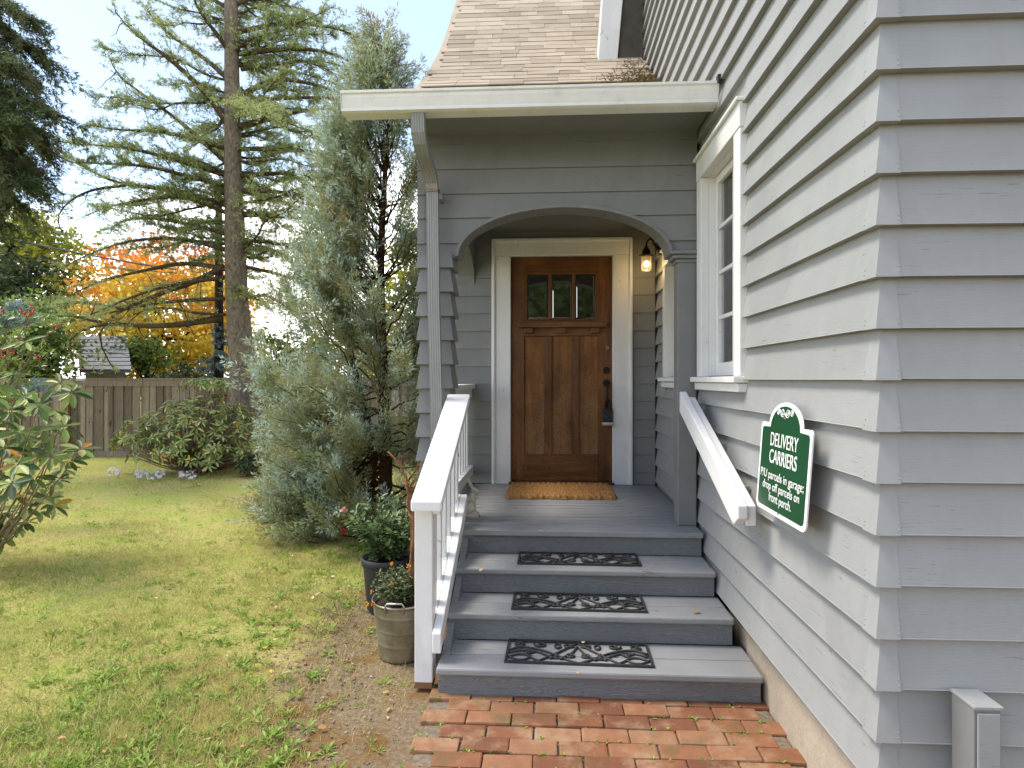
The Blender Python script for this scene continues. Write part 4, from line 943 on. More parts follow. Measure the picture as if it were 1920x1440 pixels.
spec = [ # pixel path, depth change at the tip, base radius, foliage amount
 ([(430, 236), (385, 175), (325, 112), (258, 70), (215, 20)], -.8, .075, .45), ([(430, 310), (330, 225), (262, 175), (222, 135), (204, 104)], .6, .05, .35),
 ([(430, 150), (370, 100), (310, 60), (270, 10)], .9, .05, .8), ([(432, 100), (400, 60), (370, 10), (350, -40)], -.9, .05, .9),
 ([(430, 280), (350, 255), (290, 250), (225, 240), (175, 235)], -.9, .05, 1.3), ([(430, 330), (340, 300), (260, 285), (190, 270), (130, 270)], .5, .055, 1.4),
 ([(428, 350), (340, 320), (270, 310), (200, 300), (150, 305)], -1.3, .05, 1.3), ([(428, 385), (330, 352), (230, 348), (170, 322), (118, 288)], .2, .06, .8),
 ([(235, 348), (170, 352), (122, 372), (108, 408), (118, 440)], -.2, .03, .35), ([(428, 400), (350, 375), (280, 372), (210, 385), (170, 400)], -.8, .045, 1.2),
 ([(428, 440), (350, 415), (270, 408), (225, 415), (205, 440)], 1.0, .045, .8), ([(430, 470), (340, 448), (250, 455), (170, 470), (120, 500)], -.6, .05, .6),
 ([(428, 505), (350, 490), (270, 500), (190, 520), (120, 560)], .4, .05, .4), ([(425, 520), (340, 530), (250, 560), (170, 590)], -1.2, .045, .35),
 ([(413, 597), (300, 608), (190, 603), (147, 617), (130, 640), (140, 690)], -.3, .07, .3), ([(420, 500), (360, 520), (287, 553), (233, 577), (200, 597), (190, 625), (197, 663), (220, 702)], .5, .06, .3),
 ([(190, 605), (120, 590), (60, 610), (20, 640)], -.5, .03, .9), ([(230, 580), (160, 560), (100, 575), (40, 570)], .8, .03, .8), ([(420, 560), (330, 560), (240, 580), (150, 600), (80, 600)], 1.2, .04, .4), ([(425, 590), (360, 585), (300, 575), (250, 590)], -.9, .03, .4),
 ([(446, 182), (520, 150), (580, 155), (640, 172), (690, 210)], .6, .06, .7), ([(446, 190), (540, 178), (620, 180), (680, 190)], -.4, .05, .9), ([(450, 238), (520, 222), (585, 205), (650, 208)], .3, .07, .7),
 ([(448, 100), (540, 92), (620, 108), (700, 140)], -.5, .055, 1.0), ([(446, 60), (540, 40), (640, 50), (720, 90)], .5, .05, 1.0), ([(452, 402), (520, 398), (610, 412), (680, 430)], .8, .055, .6), ([(450, 330), (520, 318), (600, 330), (660, 360)], -.6, .045, 1.1),
 ([(450, 280), (520, 275), (590, 290), (650, 300)], .8, .045, 1.1), ([(450, 360), (530, 355), (600, 372), (640, 400)], -1.0, .04, 1.1), ([(452, 450), (530, 455), (600, 480), (650, 520)], -.5, .04, .9), ([(456, 500), (520, 510), (590, 540), (640, 590)], .7, .04, .8),
 ([(458, 560), (510, 560), (560, 585), (600, 640)], -.6, .035, .8), ([(452, 130), (520, 110), (600, 120), (660, 130)], 1.2, .04, 1.0), ([(436, 20), (360, -20), (300, -60)], .3, .04, 1.0), ([(436, 10), (520, -20), (620, -40)], .3, .04, 1.0),
 ([(440, 540), (460, 548), (480, 560), (500, 575)], -1.2, .03, .7), ([(437, 210), (460, 200), (480, 205), (500, 212)], -2.2, .035, 1.0),
 ([(437, 260), (430, 262), (420, 275), (410, 290)], 2.4, .035, 1.0), ([(437, 360), (470, 362), (500, 372), (520, 380)], 2.4, .035, 1.0), ([(437, 470), (470, 470), (500, 470), (520, 480)], 2.2, .03, 1.0)]
limbs = []; lmb = MB()
for k in range(84):      # lesser limbs all round the trunk
    py = rng.uniform(-150, 480); b = at(tp_at(py), py, dep=CD); az = rng.uniform(-.5, math.pi + .5); ln = rng.uniform(.9, 2.9) * (1 if py > 100 else .75)
    e = b + np.array([math.cos(az) * ln, math.sin(az) * ln, ln * rng.uniform(-.22, .38)]); p = smoothpath(bendpath(b, e, 6, rng.uniform(-.05, .08), .035), 12)
    lmb.tube(p, list(np.linspace(.028, .004, 12)), 5); limbs.append((p, rng.uniform(.5, 1.1)))
for pts, dend, r0, fol in spec:
    p = lp(pts, dend); lmb.tube(p, list(np.linspace(r0, .008, len(p))), 7); limbs.append((p, fol))
    if fol < .5:   # bare twigs on the open limbs
        for q in range(10):
            b = p[rng.integers(3, len(p))]; e = b + unit(rng.normal(size=3) * np.array([1, 1, .7])) * rng.uniform(.2, .6); lmb.tube(bendpath(b, e, 5, -.05, .04), [.010, .008, .006, .005, .003], 4)
lmb.build('branches', M['bark2'], cedar, True)
cedar_leaf = leaf('cedar_needles', [(0, hexlin(104, 114, 64)), (.5, hexlin(150, 160, 96)), (1, hexlin(188, 194, 134))], .5, .6, hexlin(158, 172, 116), .9)
(Vc, Fc_), tw = conifer_foliage(limbs, 22, .66, .048, 6, .056, .0115, .06, .16, .30)
np_mesh('crown', Vc, Fc_, cedar_leaf, cedar); np_mesh('twigs', *tw, M['bark2'], cedar)
# ---- blue juniper next to the porch
JD = 6.25
jb = at(716, 1000, Z=0); jun = empty('juniper_tree', (jb[0], jb[1], 0), 'bushy blue green juniper growing between the lawn and the porch', 'tree')
jun_leaf = leaf('juniper_scale_leaves', [(0, hexlin(122, 126, 78)), (.4, hexlin(148, 156, 112)), (.75, hexlin(166, 178, 142)), (1, hexlin(188, 202, 176))], .5, .6, hexlin(148, 138, 88), 2.0)
zp = [0, .25, .6, 1.06, 1.6, 2.14, 2.68, 3.2, 3.76, 4.3, 4.75]; rp_ = [1.0, 1.14, 1.14, 1.2, 1.24, 1.12, .84, .64, .52, .32, .06]
mb = MB(); JT = smoothpath([(jb[0], jb[1], -.05), (jb[0] + .05, jb[1], .6), (jb[0] + .0, jb[1] + .05, 1.5), (jb[0] - .02, jb[1], 2.6), (jb[0] + .03, jb[1], 3.6), (jb[0] + .1, jb[1], 4.5)], 26)
mb.tube(JT, list(np.linspace(.075, .012, 26)), 8)
J2 = smoothpath([(jb[0] - .06, jb[1] - .02, -.05), (jb[0] - .13, jb[1] - .05, .4), (jb[0] - .05, jb[1], .8), (jb[0] - .25, jb[1] - .1, 1.6), (jb[0] - .4, jb[1], 2.3)], 16); mb.tube(J2, list(np.linspace(.06, .02, 16)), 7)
jl = []
for k in range(230):
    z = 4.5 * (k / 230) ** 1.08 + .02; zt = z + (rng.uniform(.15, .6) if z > 1.7 else rng.uniform(-.3, .5)); rmax = np.interp(zt, zp, rp_) * rng.uniform(.62, 1.04)
    az = rng.uniform(0, 2 * math.pi) if rng.random() < .5 else rng.normal(math.pi * 1.12, .75); b = JT[int(np.clip(z / 4.8 * 25, 0, 25))]
    if z < .6: zt = max(.12, z + rng.uniform(-.1, .7))
    e = np.array([min(jb[0] + rmax * math.cos(az), -1.02), jb[1] + rmax * math.sin(az) * .85, zt])
    lo = z < .7
    pth = bendpath(b, e, 9, -.10 if lo else -.06, .02); mb.tube(pth, list(np.linspace(.016 if lo else .011, .003, 9)), 4); jl.append((pth, az, lo, rmax))
for k in range(26):   # long arching bare lower limbs to the left
    b = JT[2 + k % 5]; e = np.array([jb[0] - rng.uniform(.6, 1.2), jb[1] + rng.uniform(-.6, .4), rng.uniform(.08, .55)])
    pth = bendpath(b, e, 10, -.16, .02); mb.tube(pth, list(np.linspace(.014, .003, 10)), 4); jl.append((pth, 3.14, True, 1.1))
mb.build('trunk', M['bark3'], jun, True)
PP, DD, LL, SH = [], [], [], []
for pth, az, lo, rmax in jl:
    ln = np.linalg.norm(np.diff(pth, axis=0), axis=1).sum()
    npl = int((4 + 15 * ln) * (1.1 if pth[-1, 2] < 2.6 else .9)) if not lo else int(4 + 12 * ln)
    s = rng.uniform(.5 if lo else .34, 1.0, npl); s[:2] = .97
    idx = s * (len(pth) - 1); i0 = np.minimum(idx.astype(int), len(pth) - 2); f = (idx - i0)[:, None]; B = pth[i0] * (1 - f) + pth[i0 + 1] * f
    out = np.array([math.cos(az), math.sin(az), 0]); ax = unit(out * rng.uniform(.2, .9, (npl, 1)) + UPV * rng.uniform(.5, 1.1, (npl, 1)) + rng.normal(0, .38, (npl, 3)))
    hl = rng.uniform(.18, .42, npl)
    PP.append(B); DD.append(ax); LL.append(hl)
PP, DD, LL = np.vstack(PP), np.vstack(DD), np.concatenate(LL)
K = 56; n = len(PP); t = rng.uniform(0, 1, (n, K)); lat = unit(np.cross(DD[:, None], rng.normal(size=(n, K, 3))))
rr_ = .055 * (1 - t) ** .7 * rng.uniform(.1, 1, (n, K)) * (LL[:, None] / .24)
Pb = PP[:, None] + DD[:, None] * (t * LL[:, None])[..., None] + lat * rr_[..., None]
Db = DD[:, None] * .8 + lat * rng.uniform(.3, 1.0, (n, K, 1)) + rng.normal(0, .2, (n, K, 3))
V, Fq = blades(Pb.reshape(-1, 3), Db.reshape(-1, 3), .050 * rng.uniform(.6, 1.3, n * K), .0105 * rng.uniform(.7, 1.2, n * K))
inside = (V.reshape(-1, 4, 3)[..., 0].max(1) > -.93); tips = ((t > .42) & (rng.random((n, 1)) < .55)).reshape(-1)
jun_tip = leaf('juniper_blue_tips', [(0, hexlin(140, 160, 142)), (.5, hexlin(174, 192, 178)), (1, hexlin(208, 222, 212))], .45, .6, hexlin(158, 168, 134), 2.4)
for nm, sel, mt in (('crown', ~tips, jun_leaf), ('blue_tips', tips, jun_tip)):
    fq = Fq[sel & ~inside]; vv = V[fq.ravel()]; np_mesh(nm, vv, np.arange(len(vv)).reshape(-1, 4), mt, jun)
print('juniper blades', n * K, 'cedar blades', len(Fc_))
# ---- dark drooping conifer leaning in at far left
ld = empty('dark_conifer', tuple(loc_dr(9.5, -330)), 'dark conifer with drooping feathery branches entering at the top left edge', 'tree')
mb = MB(); mb.tube([loc_dr(9.5, -330, -.05), loc_dr(9.5, -325, 3), loc_dr(9.5, -320, 9)], [.4, .32, .12], 12); limbs = []
for (x0, y0), (x1, y1), dd_ in (((-320, 20), (60, 150), 0), ((-320, 60), (100, 215), -.6), ((-320, 100), (85, 270), .5), ((-320, 150), (70, 330), -.3), ((-320, 180), (30, 380), .4), ((-320, -60), (70, 95), .3), ((-320, 120), (30, 230), -1.0), ((-320, 170), (50, 300), .9), ((-320, -20), (20, 120), -.8), ((-320, 230), (0, 420), .2), ((-320, -120), (120, 140), .6), ((-320, -140), (60, 40), 0), ((-320, -10), (40, 185), .9), ((-320, 40), (20, 260), .2), ((-320, 160), (10, 340), .8), ((-320, 60), (70, 245), .3), ((-320, 130), (45, 345), -.7)):
    p = bendpath(at(x0, y0, dep=9.5), at(x1, y1, dep=9.5 + dd_), 14, .05, .012); mb.tube(p, list(np.linspace(.06, .006, 14)), 6); limbs.append((p, .5 if x1 > 110 else 1.1))
mb.build('trunk', M['bark_dark'], ld, True)
dark_leaf = leaf('dark_conifer_needles', [(0, hexlin(52, 66, 40)), (.6, hexlin(84, 102, 66)), (1, hexlin(120, 134, 90))], .35, .6, hexlin(98, 92, 60), 1.2)
(Vc, Fc_), tw = conifer_foliage(limbs, 24, .85, .055, 7, .08, .014, .45, .6, -.2)
np_mesh('crown', Vc, Fc_, dark_leaf, ld); np_mesh('twigs', *tw, M['bark_dark'], ld)
# ---- leaf-cloud trees
def cloud_tree(name, label, base, cen, rad, nclump, per, lsz, mat, trunk_r=.12, barkm='bark_dark', cl=.5, group=None, hollow=.25, nlimb=14):
    base, cen, rad = np.array(base, float), np.array(cen, float), np.array(rad, float)
    t = empty(name, tuple(base), label, 'tree', group)
    d = unit(rng.normal(size=(nclump, 3))); C = cen + d * rad * (rng.uniform(hollow, 1, (nclump, 1)) ** .55)
    mb = MB(); top = cen + np.array([0, 0, rad[2] * .6]); tk = bendpath(base - np.array([0, 0, .1]), top, 10, 0, .012); mb.tube(tk, list(np.linspace(trunk_r, trunk_r * .2, 10)), 9)
    for c in C[:nlimb]:
        b = tk[int(rng.integers(3, 8))]; mb.tube(bendpath(b, c, 6, -.04, .02), list(np.linspace(trunk_r * .35, .01, 6)), 5)
    mb.build('trunk', M[barkm], t, True)
    P = np.repeat(C, per, 0) + rng.normal(0, 1, (nclump * per, 3)) * np.array([cl, cl, cl * .55]) * rng.uniform(.5, 1.2, (nclump * per, 1))
    N_ = unit(rng.normal(0, .6, P.shape) + UPV); D = unit(np.cross(N_, rng.normal(size=P.shape)) - UPV * .3)
    V, Fq = blades(P, D, lsz * rng.uniform(.6, 1.3, len(P)), lsz * .75 * rng.uniform(.6, 1.2, len(P)), fold=.15)
    np_mesh('crown', V, Fq, mat, t); return t
maple_leaf = NT('maple_autumn_leaves').set(Roughness=.6, Specular_IOR_Level=.2)
m = maple_leaf; spn = m.n('ShaderNodeSeparateXYZ'); m.l(m.pos, spn.inputs[0])
ymix = m.ramp(m.math('ADD', m.math('MULTIPLY_ADD', spn.outputs['Z'], .11, -.28), m.math('MULTIPLY_ADD', m.noise(.55, 3), 1.0, -.5)), [(.12, hexlin(220, 196, 78)), (.28, hexlin(238, 178, 70)), (.42, hexlin(236, 146, 76)), (.58, hexlin(214, 122, 92))])
o = m.mix(.6, ymix, m.ramp(m.island(), [(0, .7), (1, 1.15)]), 'MULTIPLY'); m.color(o)
trn = m.n('ShaderNodeBsdfTranslucent'); m.l(o, trn.inputs[0]); mi = m.n('ShaderNodeMixShader'); mi.inputs[0].default_value = .45; m.l(m.b.outputs[0], mi.inputs[1]); m.l(trn.outputs[0], mi.inputs[2]); m.l(mi.outputs[0], m.out.inputs[0])
cloud_tree('maple_tree', 'autumn maple with yellow and orange leaves behind the cedar trunk', loc_dr(22, 287), loc_dr(22, 305, 3.75), (3.0, 2.2, 3.0), 260, 60, .20, maple_leaf.m, .17, cl=.40, hollow=.3)
yg = leaf('yellow_green_leaves', [(0, hexlin(96, 104, 34)), (.5, hexlin(150, 150, 50)), (1, hexlin(198, 186, 70))], .45, .6, hexlin(110, 124, 50), .5)
gg = leaf('mid_green_leaves', [(0, hexlin(50, 66, 26)), (.5, hexlin(84, 104, 44)), (1, hexlin(124, 140, 66))], .4, .6, hexlin(70, 92, 40), .6)
dg = leaf('dark_green_leaves', [(0, hexlin(32, 44, 24)), (.5, hexlin(54, 70, 38)), (1, hexlin(84, 98, 56))], .25, .6, hexlin(44, 56, 32), .8)
cloud_tree('yellow_green_tree', 'broad tree turning yellow green behind the overhead cables at far left', loc_dr(22, 20), loc_dr(22, 30, 4.6), (2.6, 2.0, 3.3), 190, 55, .22, yg, .2, cl=.42)
cloud_tree('green_tree', 'low green tree touching the maple, above the neighbour roof', loc_dr(19, 275), loc_dr(19, 275, 2.3), (.7, .6, .5), 26, 55, .13, gg, .09, cl=.28)
cloud_tree('green_tree', 'dense mid green shrub tree standing behind the fence at far left', loc_dr(15, 40), loc_dr(15, 55, 2.3), (1.15, .9, 1.15), 80, 60, .12, gg, .1, cl=.25)
cloud_tree('evergreen_tree', 'dark evergreen tree behind the holly at the left edge', loc_dr(16, -20), loc_dr(16, 0, 3.0), (1.5, 1.2, 2.0), 110, 60, .14, dg, .15, cl=.3)
cloud_tree('evergreen_shrub', 'dark low shrub below the maple leaves, behind the fence', loc_dr(14.5, 350), loc_dr(14.5, 352, 1.5), (.55, .5, .45), 34, 60, .08, dg, .05, cl=.16)
cloud_tree('hedge_tree', 'hazy olive tree far beyond the juniper and fence', loc_dr(30, 620), loc_dr(30, 640, 1.9), (4.2, 1.6, 1.5), 120, 50, .24, yg, .12, cl=.5)
cloud_tree('background_tree', 'small yellow leaved tree glimpsed between juniper and porch pier', loc_dr(20, 790), loc_dr(20, 770, 3.6), (1.3, 1.0, 2.9), 90, 40, .2, yg, .1, cl=.4)
cloud_tree('background_tree', 'far green tree rising right behind the dark narrow trunk', loc_dr(26, 500), loc_dr(26, 520, 2.0), (2.0, 1.5, 1.6), 70, 50, .2, gg, .12, cl=.4)
# narrow dark fir with blue foliage behind the cedar trunk
fd_ = 14.0; fir = empty('blue_spruce', tuple(loc_dr(fd_, 411)), 'narrow dark trunked spruce with blue needles just left of the cedar trunk', 'tree')
MB().tube([loc_dr(fd_, 411, -.1), loc_dr(fd_, 411, 2.5), loc_dr(fd_, 410, 6.0)], [.12, .10, .07], 9).build('trunk', M['bark_dark'], fir, True)
limbs = []
for k in range(46):
    z = rng.uniform(.5, 2.9); az = rng.uniform(0, 6.28); ln = .55 * (1.15 - z / 3.2) + .12; b = loc_dr(fd_, 411, z); limbs.append((bendpath(b, b + np.array([math.cos(az) * ln, math.sin(az) * ln, -.1]), 6, -.03, .01), 1.6))
(Vc, Fc_), tw = conifer_foliage(limbs, 14, .35, .05, 5, .06, .014, .1, .1, .2)
np_mesh('crown', Vc, Fc_, leaf('blue_spruce_needles', [(0, hexlin(54, 70, 70)), (1, hexlin(110, 130, 134))], .2), fir)
# small blue spruce boughs among the holly
bs = empty('young_spruce', tuple(loc_dr(6.4, -40)), 'young blue spruce boughs poking out behind the holly at left', 'tree'); mb = MB(); limbs = []
mb.tube([loc_dr(6.4, -60, -.05), loc_dr(6.4, -58, 2.4)], [.05, .02], 7)
for (x1, y1) in ((70, 718), (90, 722), (30, 575), (45, 570), (20, 600), (80, 590), (10, 740), (50, 735)):
    p = bendpath(at(-58, y1 + 40, dep=6.4), at(x1, y1, dep=6.4 + rng.uniform(-.2, .3)), 8, -.03, .01); mb.tube(p, list(np.linspace(.015, .004, 8)), 5); limbs.append((p, 1.7))
mb.build('trunk', M['bark2'], bs); (Vc, Fc_), tw = conifer_foliage(limbs, 16, .3, .03, 8, .03, .007, .3, .05, .2)
np_mesh('crown', Vc, Fc_, leaf('young_spruce_needles', [(0, hexlin(92, 112, 116)), (1, hexlin(150, 170, 176))], .2), bs)
# ---- rhododendrons
def whorls(C, A, per, Ln, W, droop=(-.5, .35)):
    n = len(C); A = unit(A); e1 = unit(np.cross(A, rng.normal(size=A.shape))); e2 = np.cross(A, e1)
    ang = (np.arange(per) / per * 2 * math.pi)[None] + rng.uniform(0, 6, (n, 1)) + rng.normal(0, .2, (n, per)); el = rng.uniform(*droop, (n, per))
    D = (e1[:, None] * np.cos(ang)[..., None] + e2[:, None] * np.sin(ang)[..., None]) * np.cos(el)[..., None] + A[:, None] * np.sin(el)[..., None] - UPV * .12
    N = A[:, None] + 0 * D; P = np.repeat(C[:, None], per, 1) + D * .012
    q = n * per; return P.reshape(-1, 3), D.reshape(-1, 3), N.reshape(-1, 3), Ln * rng.uniform(.65, 1.2, q), W * rng.uniform(.75, 1.15, q)
rh_leaf = leaf('rhododendron_leaves', [(0, hexlin(84, 98, 48)), (.35, hexlin(122, 138, 70)), (.7, hexlin(158, 168, 98)), (.955, hexlin(188, 192, 126)), (.97, hexlin(196, 170, 40)), (1, hexlin(190, 120, 40))], .25, .38, None, 1, .3)
def rhodo(name, label, base, cens, axs, per, Ln, W, sr, mat, stems=1.0):
    t = empty(name, tuple(base), label, 'shrub'); mb = MB(); base = np.array(base, float)
    for c in cens:
        mid = base + (c - base) * np.array([.45, .45, .35]) + rng.normal(0, .06, 3); mb.tube(smoothpath([base + rng.normal(0, .04, 3) * np.array([1, 1, 0]), mid, c], 8), list(np.linspace(sr, sr * .3, 8)), 5)
    mb.build('stems', M['stem_pale'], t, True)
    return t, whorls(cens, axs, per, Ln, W)
def ell_pts(c, r, n, lo=.6):
    d = unit(rng.normal(size=(n, 3))); d[:, 2] = np.abs(d[:, 2]) * 1.3 - .62; k = rng.uniform(lo, 1, (n, 1)); return np.array(c) + d * np.array(r) * k, unit(d + UPV * .8)
c, a = ell_pts(loc_dr(10.2, 380, .76), (1.22, .8, .86), 230, .6)
c2, a2 = ell_pts(loc_dr(10.0, 260, .62), (.55, .4, .40), 34, .4); c3, a3 = ell_pts(loc_dr(10.3, 392, 1.48), (.48, .3, .13), 26, .4)
c4, a4 = ell_pts(loc_dr(9.9, 400, .35), (1.15, .5, .26), 60, .3); c, a = np.vstack([c, c2, c3, c4]), np.vstack([a, a2, a3, a4])
t, (P, D, N, Ln, W) = rhodo('rhododendron', 'rounded twiggy rhododendron with light green leaves in front of the fence', loc_dr(10.25, 368), c, a, 8, .12, .034, .016, rh_leaf)
np_mesh('foliage', *inst(P, D, N, Ln, W), rh_leaf, t)
mb = MB()
for k in range(120):
    b = loc_dr(10.2, 370 + rng.uniform(-40, 60), rng.uniform(.1, .6)); e = b + unit(rng.normal(size=3) + UPV * .7 + RT * rng.uniform(-.8, .8)) * rng.uniform(.3, .75); mb.tube(bendpath(b, e, 5, .03, .05), [.007, .006, .005, .004, .003], 4)
mb.build('twigs', M['stem_pale'], t)
c, a = ell_pts(loc_dr(9.7, 462, .2), (.32, .25, .22), 40, .3)
t, (P, D, N, Ln, W) = rhodo('small_shrub', 'small dark green shrub at the right foot of the twiggy rhododendron', loc_dr(9.75, 462), c, a, 7, .10, .03, .008, rh_leaf); np_mesh('foliage', *inst(P, D, N, Ln, W), dg, t)
# near rhododendron at the left edge: big leaves, one by one
base = loc_dr(4.9, -70); cs, as_ = [], []
for px, py in [(147, 735), (60, 745), (85, 760), (132, 800), (165, 842), (100, 800), (30, 770), (105, 855), (140, 862), (60, 850), (20, 840), (75, 895), (120, 900), (35, 905), (60, 950), (15, 960), (95, 935), (10, 890), (40, 985), (-20, 800), (-30, 880), (-20, 960), (60, 640), (40, 700), (5, 720), (15, 1005), (50, 810), (90, 830), (115, 770), (0, 780), (-40, 740), (45, 870), (20, 925), (80, 970)]:
    dd_ = 4.75 + rng.uniform(-.45, .45); q = at(px - 12, py, dep=dd_); cs.append(q); as_.append(np.array([.45, -.25, .9]) + rng.normal(0, .25, 3))
cs, as_ = np.array(cs), np.array(as_)
cs_n = len(cs)
rn, (P, D, N, Ln, W) = rhodo('rhododendron', 'large leaved rhododendron reaching in from the left edge below the holly', base, cs, as_, 9, .125, .046, .010, rh_leaf)
def rh_single():
    m = NT('rhododendron_big_leaf').set(Roughness=.42, Specular_IOR_Level=.3)
    o = m.ramp(m.objrand(), [(0, hexlin(50, 68, 30)), (.4, hexlin(88, 110, 50)), (.75, hexlin(128, 146, 74)), (.95, hexlin(164, 174, 104)), (.965, hexlin(196, 132, 44)), (1, hexlin(150, 104, 40))]); m.color(o)
    tr = m.n('ShaderNodeBsdfTranslucent'); m.l(o, tr.inputs[0]); mi = m.n('ShaderNodeMixShader'); mi.inputs[0].default_value = .22
    m.l(m.b.outputs[0], mi.inputs[1]); m.l(tr.outputs[0], mi.inputs[2]); m.l(mi.outputs[0], m.out.inputs[0]); return m.m
lme = bpy.data.meshes.new('leaf'); lme.from_pydata([tuple(p) for p in LT * np.array([1, .37, 1])], [], LF); lme.materials.append(rh_single()); lme.polygons.foreach_set('use_smooth', [True] * len(lme.polygons))
og = origin(rn)
for i in range(min(295, len(P))):
    d = Vector(D[i]).normalized(); nn = Vector(N[i]); sdv = nn.cross(d).normalized(); nn = d.cross(sdv)
    o = bpy.data.objects.new('leaf', lme); col.objects.link(o); o.parent = rn
    o.matrix_local = Matrix.Translation(Vector(P[i]) - og) @ Matrix((d, sdv, nn)).transposed().to_4x4() @ Matrix.Diagonal((Ln[i], Ln[i] * random.uniform(.85, 1.1), Ln[i], 1))
ci = np.array([at(rng.uniform(-120, 120) * (1 if k % 3 else .6), rng.uniform(700, 1010), dep=5.0 + rng.uniform(-.2, .5)) for k in range(60)])
P, D, N, Ln, W = whorls(ci, np.array([.3, -.25, .9]) + rng.normal(0, .3, ci.shape), 9, .125, .044); tag(np_mesh('inner_foliage', *inst(P, D, N, Ln, W), rh_leaf, rn), kind='stuff')
# holly with berries
hb = loc_dr(5.4, -80); hol = empty('holly_bush', tuple(hb), 'holly branches with clusters of red berries at the left edge', 'shrub')
hol_leaf = leaf('holly_leaves', [(0, hexlin(62, 84, 34)), (.5, hexlin(108, 134, 56)), (1, hexlin(160, 178, 88))], .3, .28, None, 1, .6)
mb = MB(); cs, as_ = [], []
for px, py in [(72, 565), (55, 590), (98, 612), (110, 600), (40, 630), (20, 600), (5, 575), (60, 655), (75, 672), (30, 680), (10, 645), (-10, 620), (20, 700), (45, 715), (0, 690), (30, 745), (50, 735), (-20, 660), (-20, 720), (15, 660), (80, 655), (0, 760)]:
    q = at(px, py, dep=5.3 + rng.uniform(-.3, .3)); mb.tube(smoothpath([hb + np.array([0, 0, .1]), hb + np.array([.1, 0, 1.0]), (q + hb) / 2 + np.array([.1, 0, .55]), q], 9), list(np.linspace(.012, .003, 9)), 5)
    for _ in range(7): cs.append(q + rng.normal(0, .045, 3)); as_.append(rng.normal(0, .5, 3) + UPV)
mb.build('stems', M['stem_pale'], hol, True)
P, D, N, Ln, W = whorls(np.array(cs), np.array(as_), 5, .052, .028, (-.2, .9))
HT = np.array([(0, 0, 0), (.2, .45, .1), (.35, .22, 0), (.5, .55, .12), (.65, .24, 0), (.8, .4, .1), (1, 0, .02), (.8, -.4, .1), (.65, -.24, 0), (.5, -.55, .12), (.35, -.22, 0), (.2, -.45, .1), (.45, 0, -.03)])
HF = np.array([(12, (i + 1) % 12, i) for i in range(12)])
np_mesh('foliage', *inst(P, D, N, Ln, W, HT, HF), hol_leaf, hol)
red = simple('red_berry_skin', (.42, .015, .015), .25, 0, .15)
for px, py in ((45, 585), (52, 590), (106, 614), (35, 640), (70, 671), (8, 655), (3, 665), (30, 752), (22, 660), (60, 582), (5, 582), (12, 820)):
    b = MB(); c = at(px, py, dep=5.1)
    for _ in range(11): b.ball(c + rng.normal(0, .014, 3), .0065, 7, 5)
    b.build('berry_cluster', red, hol, True)
# ================================================================== POTS AND THEIR PLANTS
PC = (-1.07, 4.08)
pot = empty('plant_pot', (*PC, 0), 'black plastic nursery pot standing on the soil beside the steps', 'pot')
MB().lathe([(0, .004), (.125, .0), (.132, .01), (.158, .30), (.160, .302), (.170, .303), (.172, .345), (.168, .352), (.160, .350), (.156, .31), (0, .31)], (*PC, .0), 36).build('body', M['pot'], pot, True)
MB().lathe([(0, .312), (.157, .318)], (*PC, 0), 24).build('soil', simple('potting_soil', (.035, .024, .016), .95, 0, .4, 40, .9), pot)
def bush_stems(root, base, spread, h, nst, pairs, Ln, W, mat, sm, stem_r=.003, lean=(0, 0)):
    mb = MB(); P, D = [], []
    for k in range(nst):
        a = rng.uniform(0, 6.28); rr = rng.uniform(0, 1) ** .5; e = np.array([base[0] + lean[0] + math.cos(a) * spread[0] * rr, base[1] + lean[1] + math.sin(a) * spread[1] * rr, base[2] + h * rng.uniform(.6, 1.05) * (1 - .3 * rr ** 2)])
        b = np.array([base[0] + math.cos(a) * .06 * rr, base[1] + math.sin(a) * .06 * rr, base[2]])
        p = smoothpath([b, (b + e) / 2 + np.array([0, 0, .06]) * h, e], 9); mb.tube(p, list(np.linspace(stem_r, stem_r * .5, 9)), 4)
        s = np.sort(rng.uniform(.12, 1, pairs)); idx = s * 8; i0 = np.minimum(idx.astype(int), 7); f = (idx - i0)[:, None]; q = p[i0] * (1 - f) + p[i0 + 1] * f; T = unit(p[i0 + 1] - p[i0])
        lt = unit(np.cross(T, rng.normal(size=T.shape)))
        for sg_ in (-1, 1): P.append(q); D.append(lt * sg_ + T * .45)
    mb.build('stems', sm, root, True); P, D = np.vstack(P), np.vstack(D); n = len(P)
    np_mesh('foliage', *inst(P, D, UPV + rng.normal(0, .3, (n, 3)), Ln * rng.uniform(.55, 1.2, n), W * rng.uniform(.6, 1.15, n)), mat, root)
pp = empty('potted_plant', (*PC, .32), 'leafy green bush with a red bloom growing in the black pot', 'plant')
pl_leaf = leaf('bush_leaves', [(0, hexlin(52, 72, 38)), (.5, hexlin(94, 118, 70)), (1, hexlin(146, 166, 112))], .3, .4, None, 1, .4)
bush_stems(pp, (PC[0], PC[1], .31), (.30, .27), .46, 90, 15, .052, .020, pl_leaf, M['bark2'], lean=(.03, 0))
def bloom(c, r, mat, parent, n=14):
    d = unit(rng.normal(size=(n, 3)) + np.array([0, -.5, .4])); np_mesh('flower', *inst(np.repeat(np.array(c)[None], n, 0), d, rng.normal(size=(n, 3)), r, r * .8), mat, parent)
crimson = leaf('crimson_petals', [(0, (.22, .006, .015)), (1, (.38, .012, .03))], .2); pinkm = leaf('pink_petals', [(0, (.6, .28, .26)), (1, (.75, .45, .4))], .3); orange = leaf('orange_petals', [(0, (.62, .20, .015)), (1, (.8, .36, .03))], .3)
bloom(at(645, 998, Y=3.95), .026, crimson, pp); bloom(at(644, 957, Y=3.95), .028, pinkm, pp, 9)
TC = (-.80, 3.41); trx, try_ = .168, .185
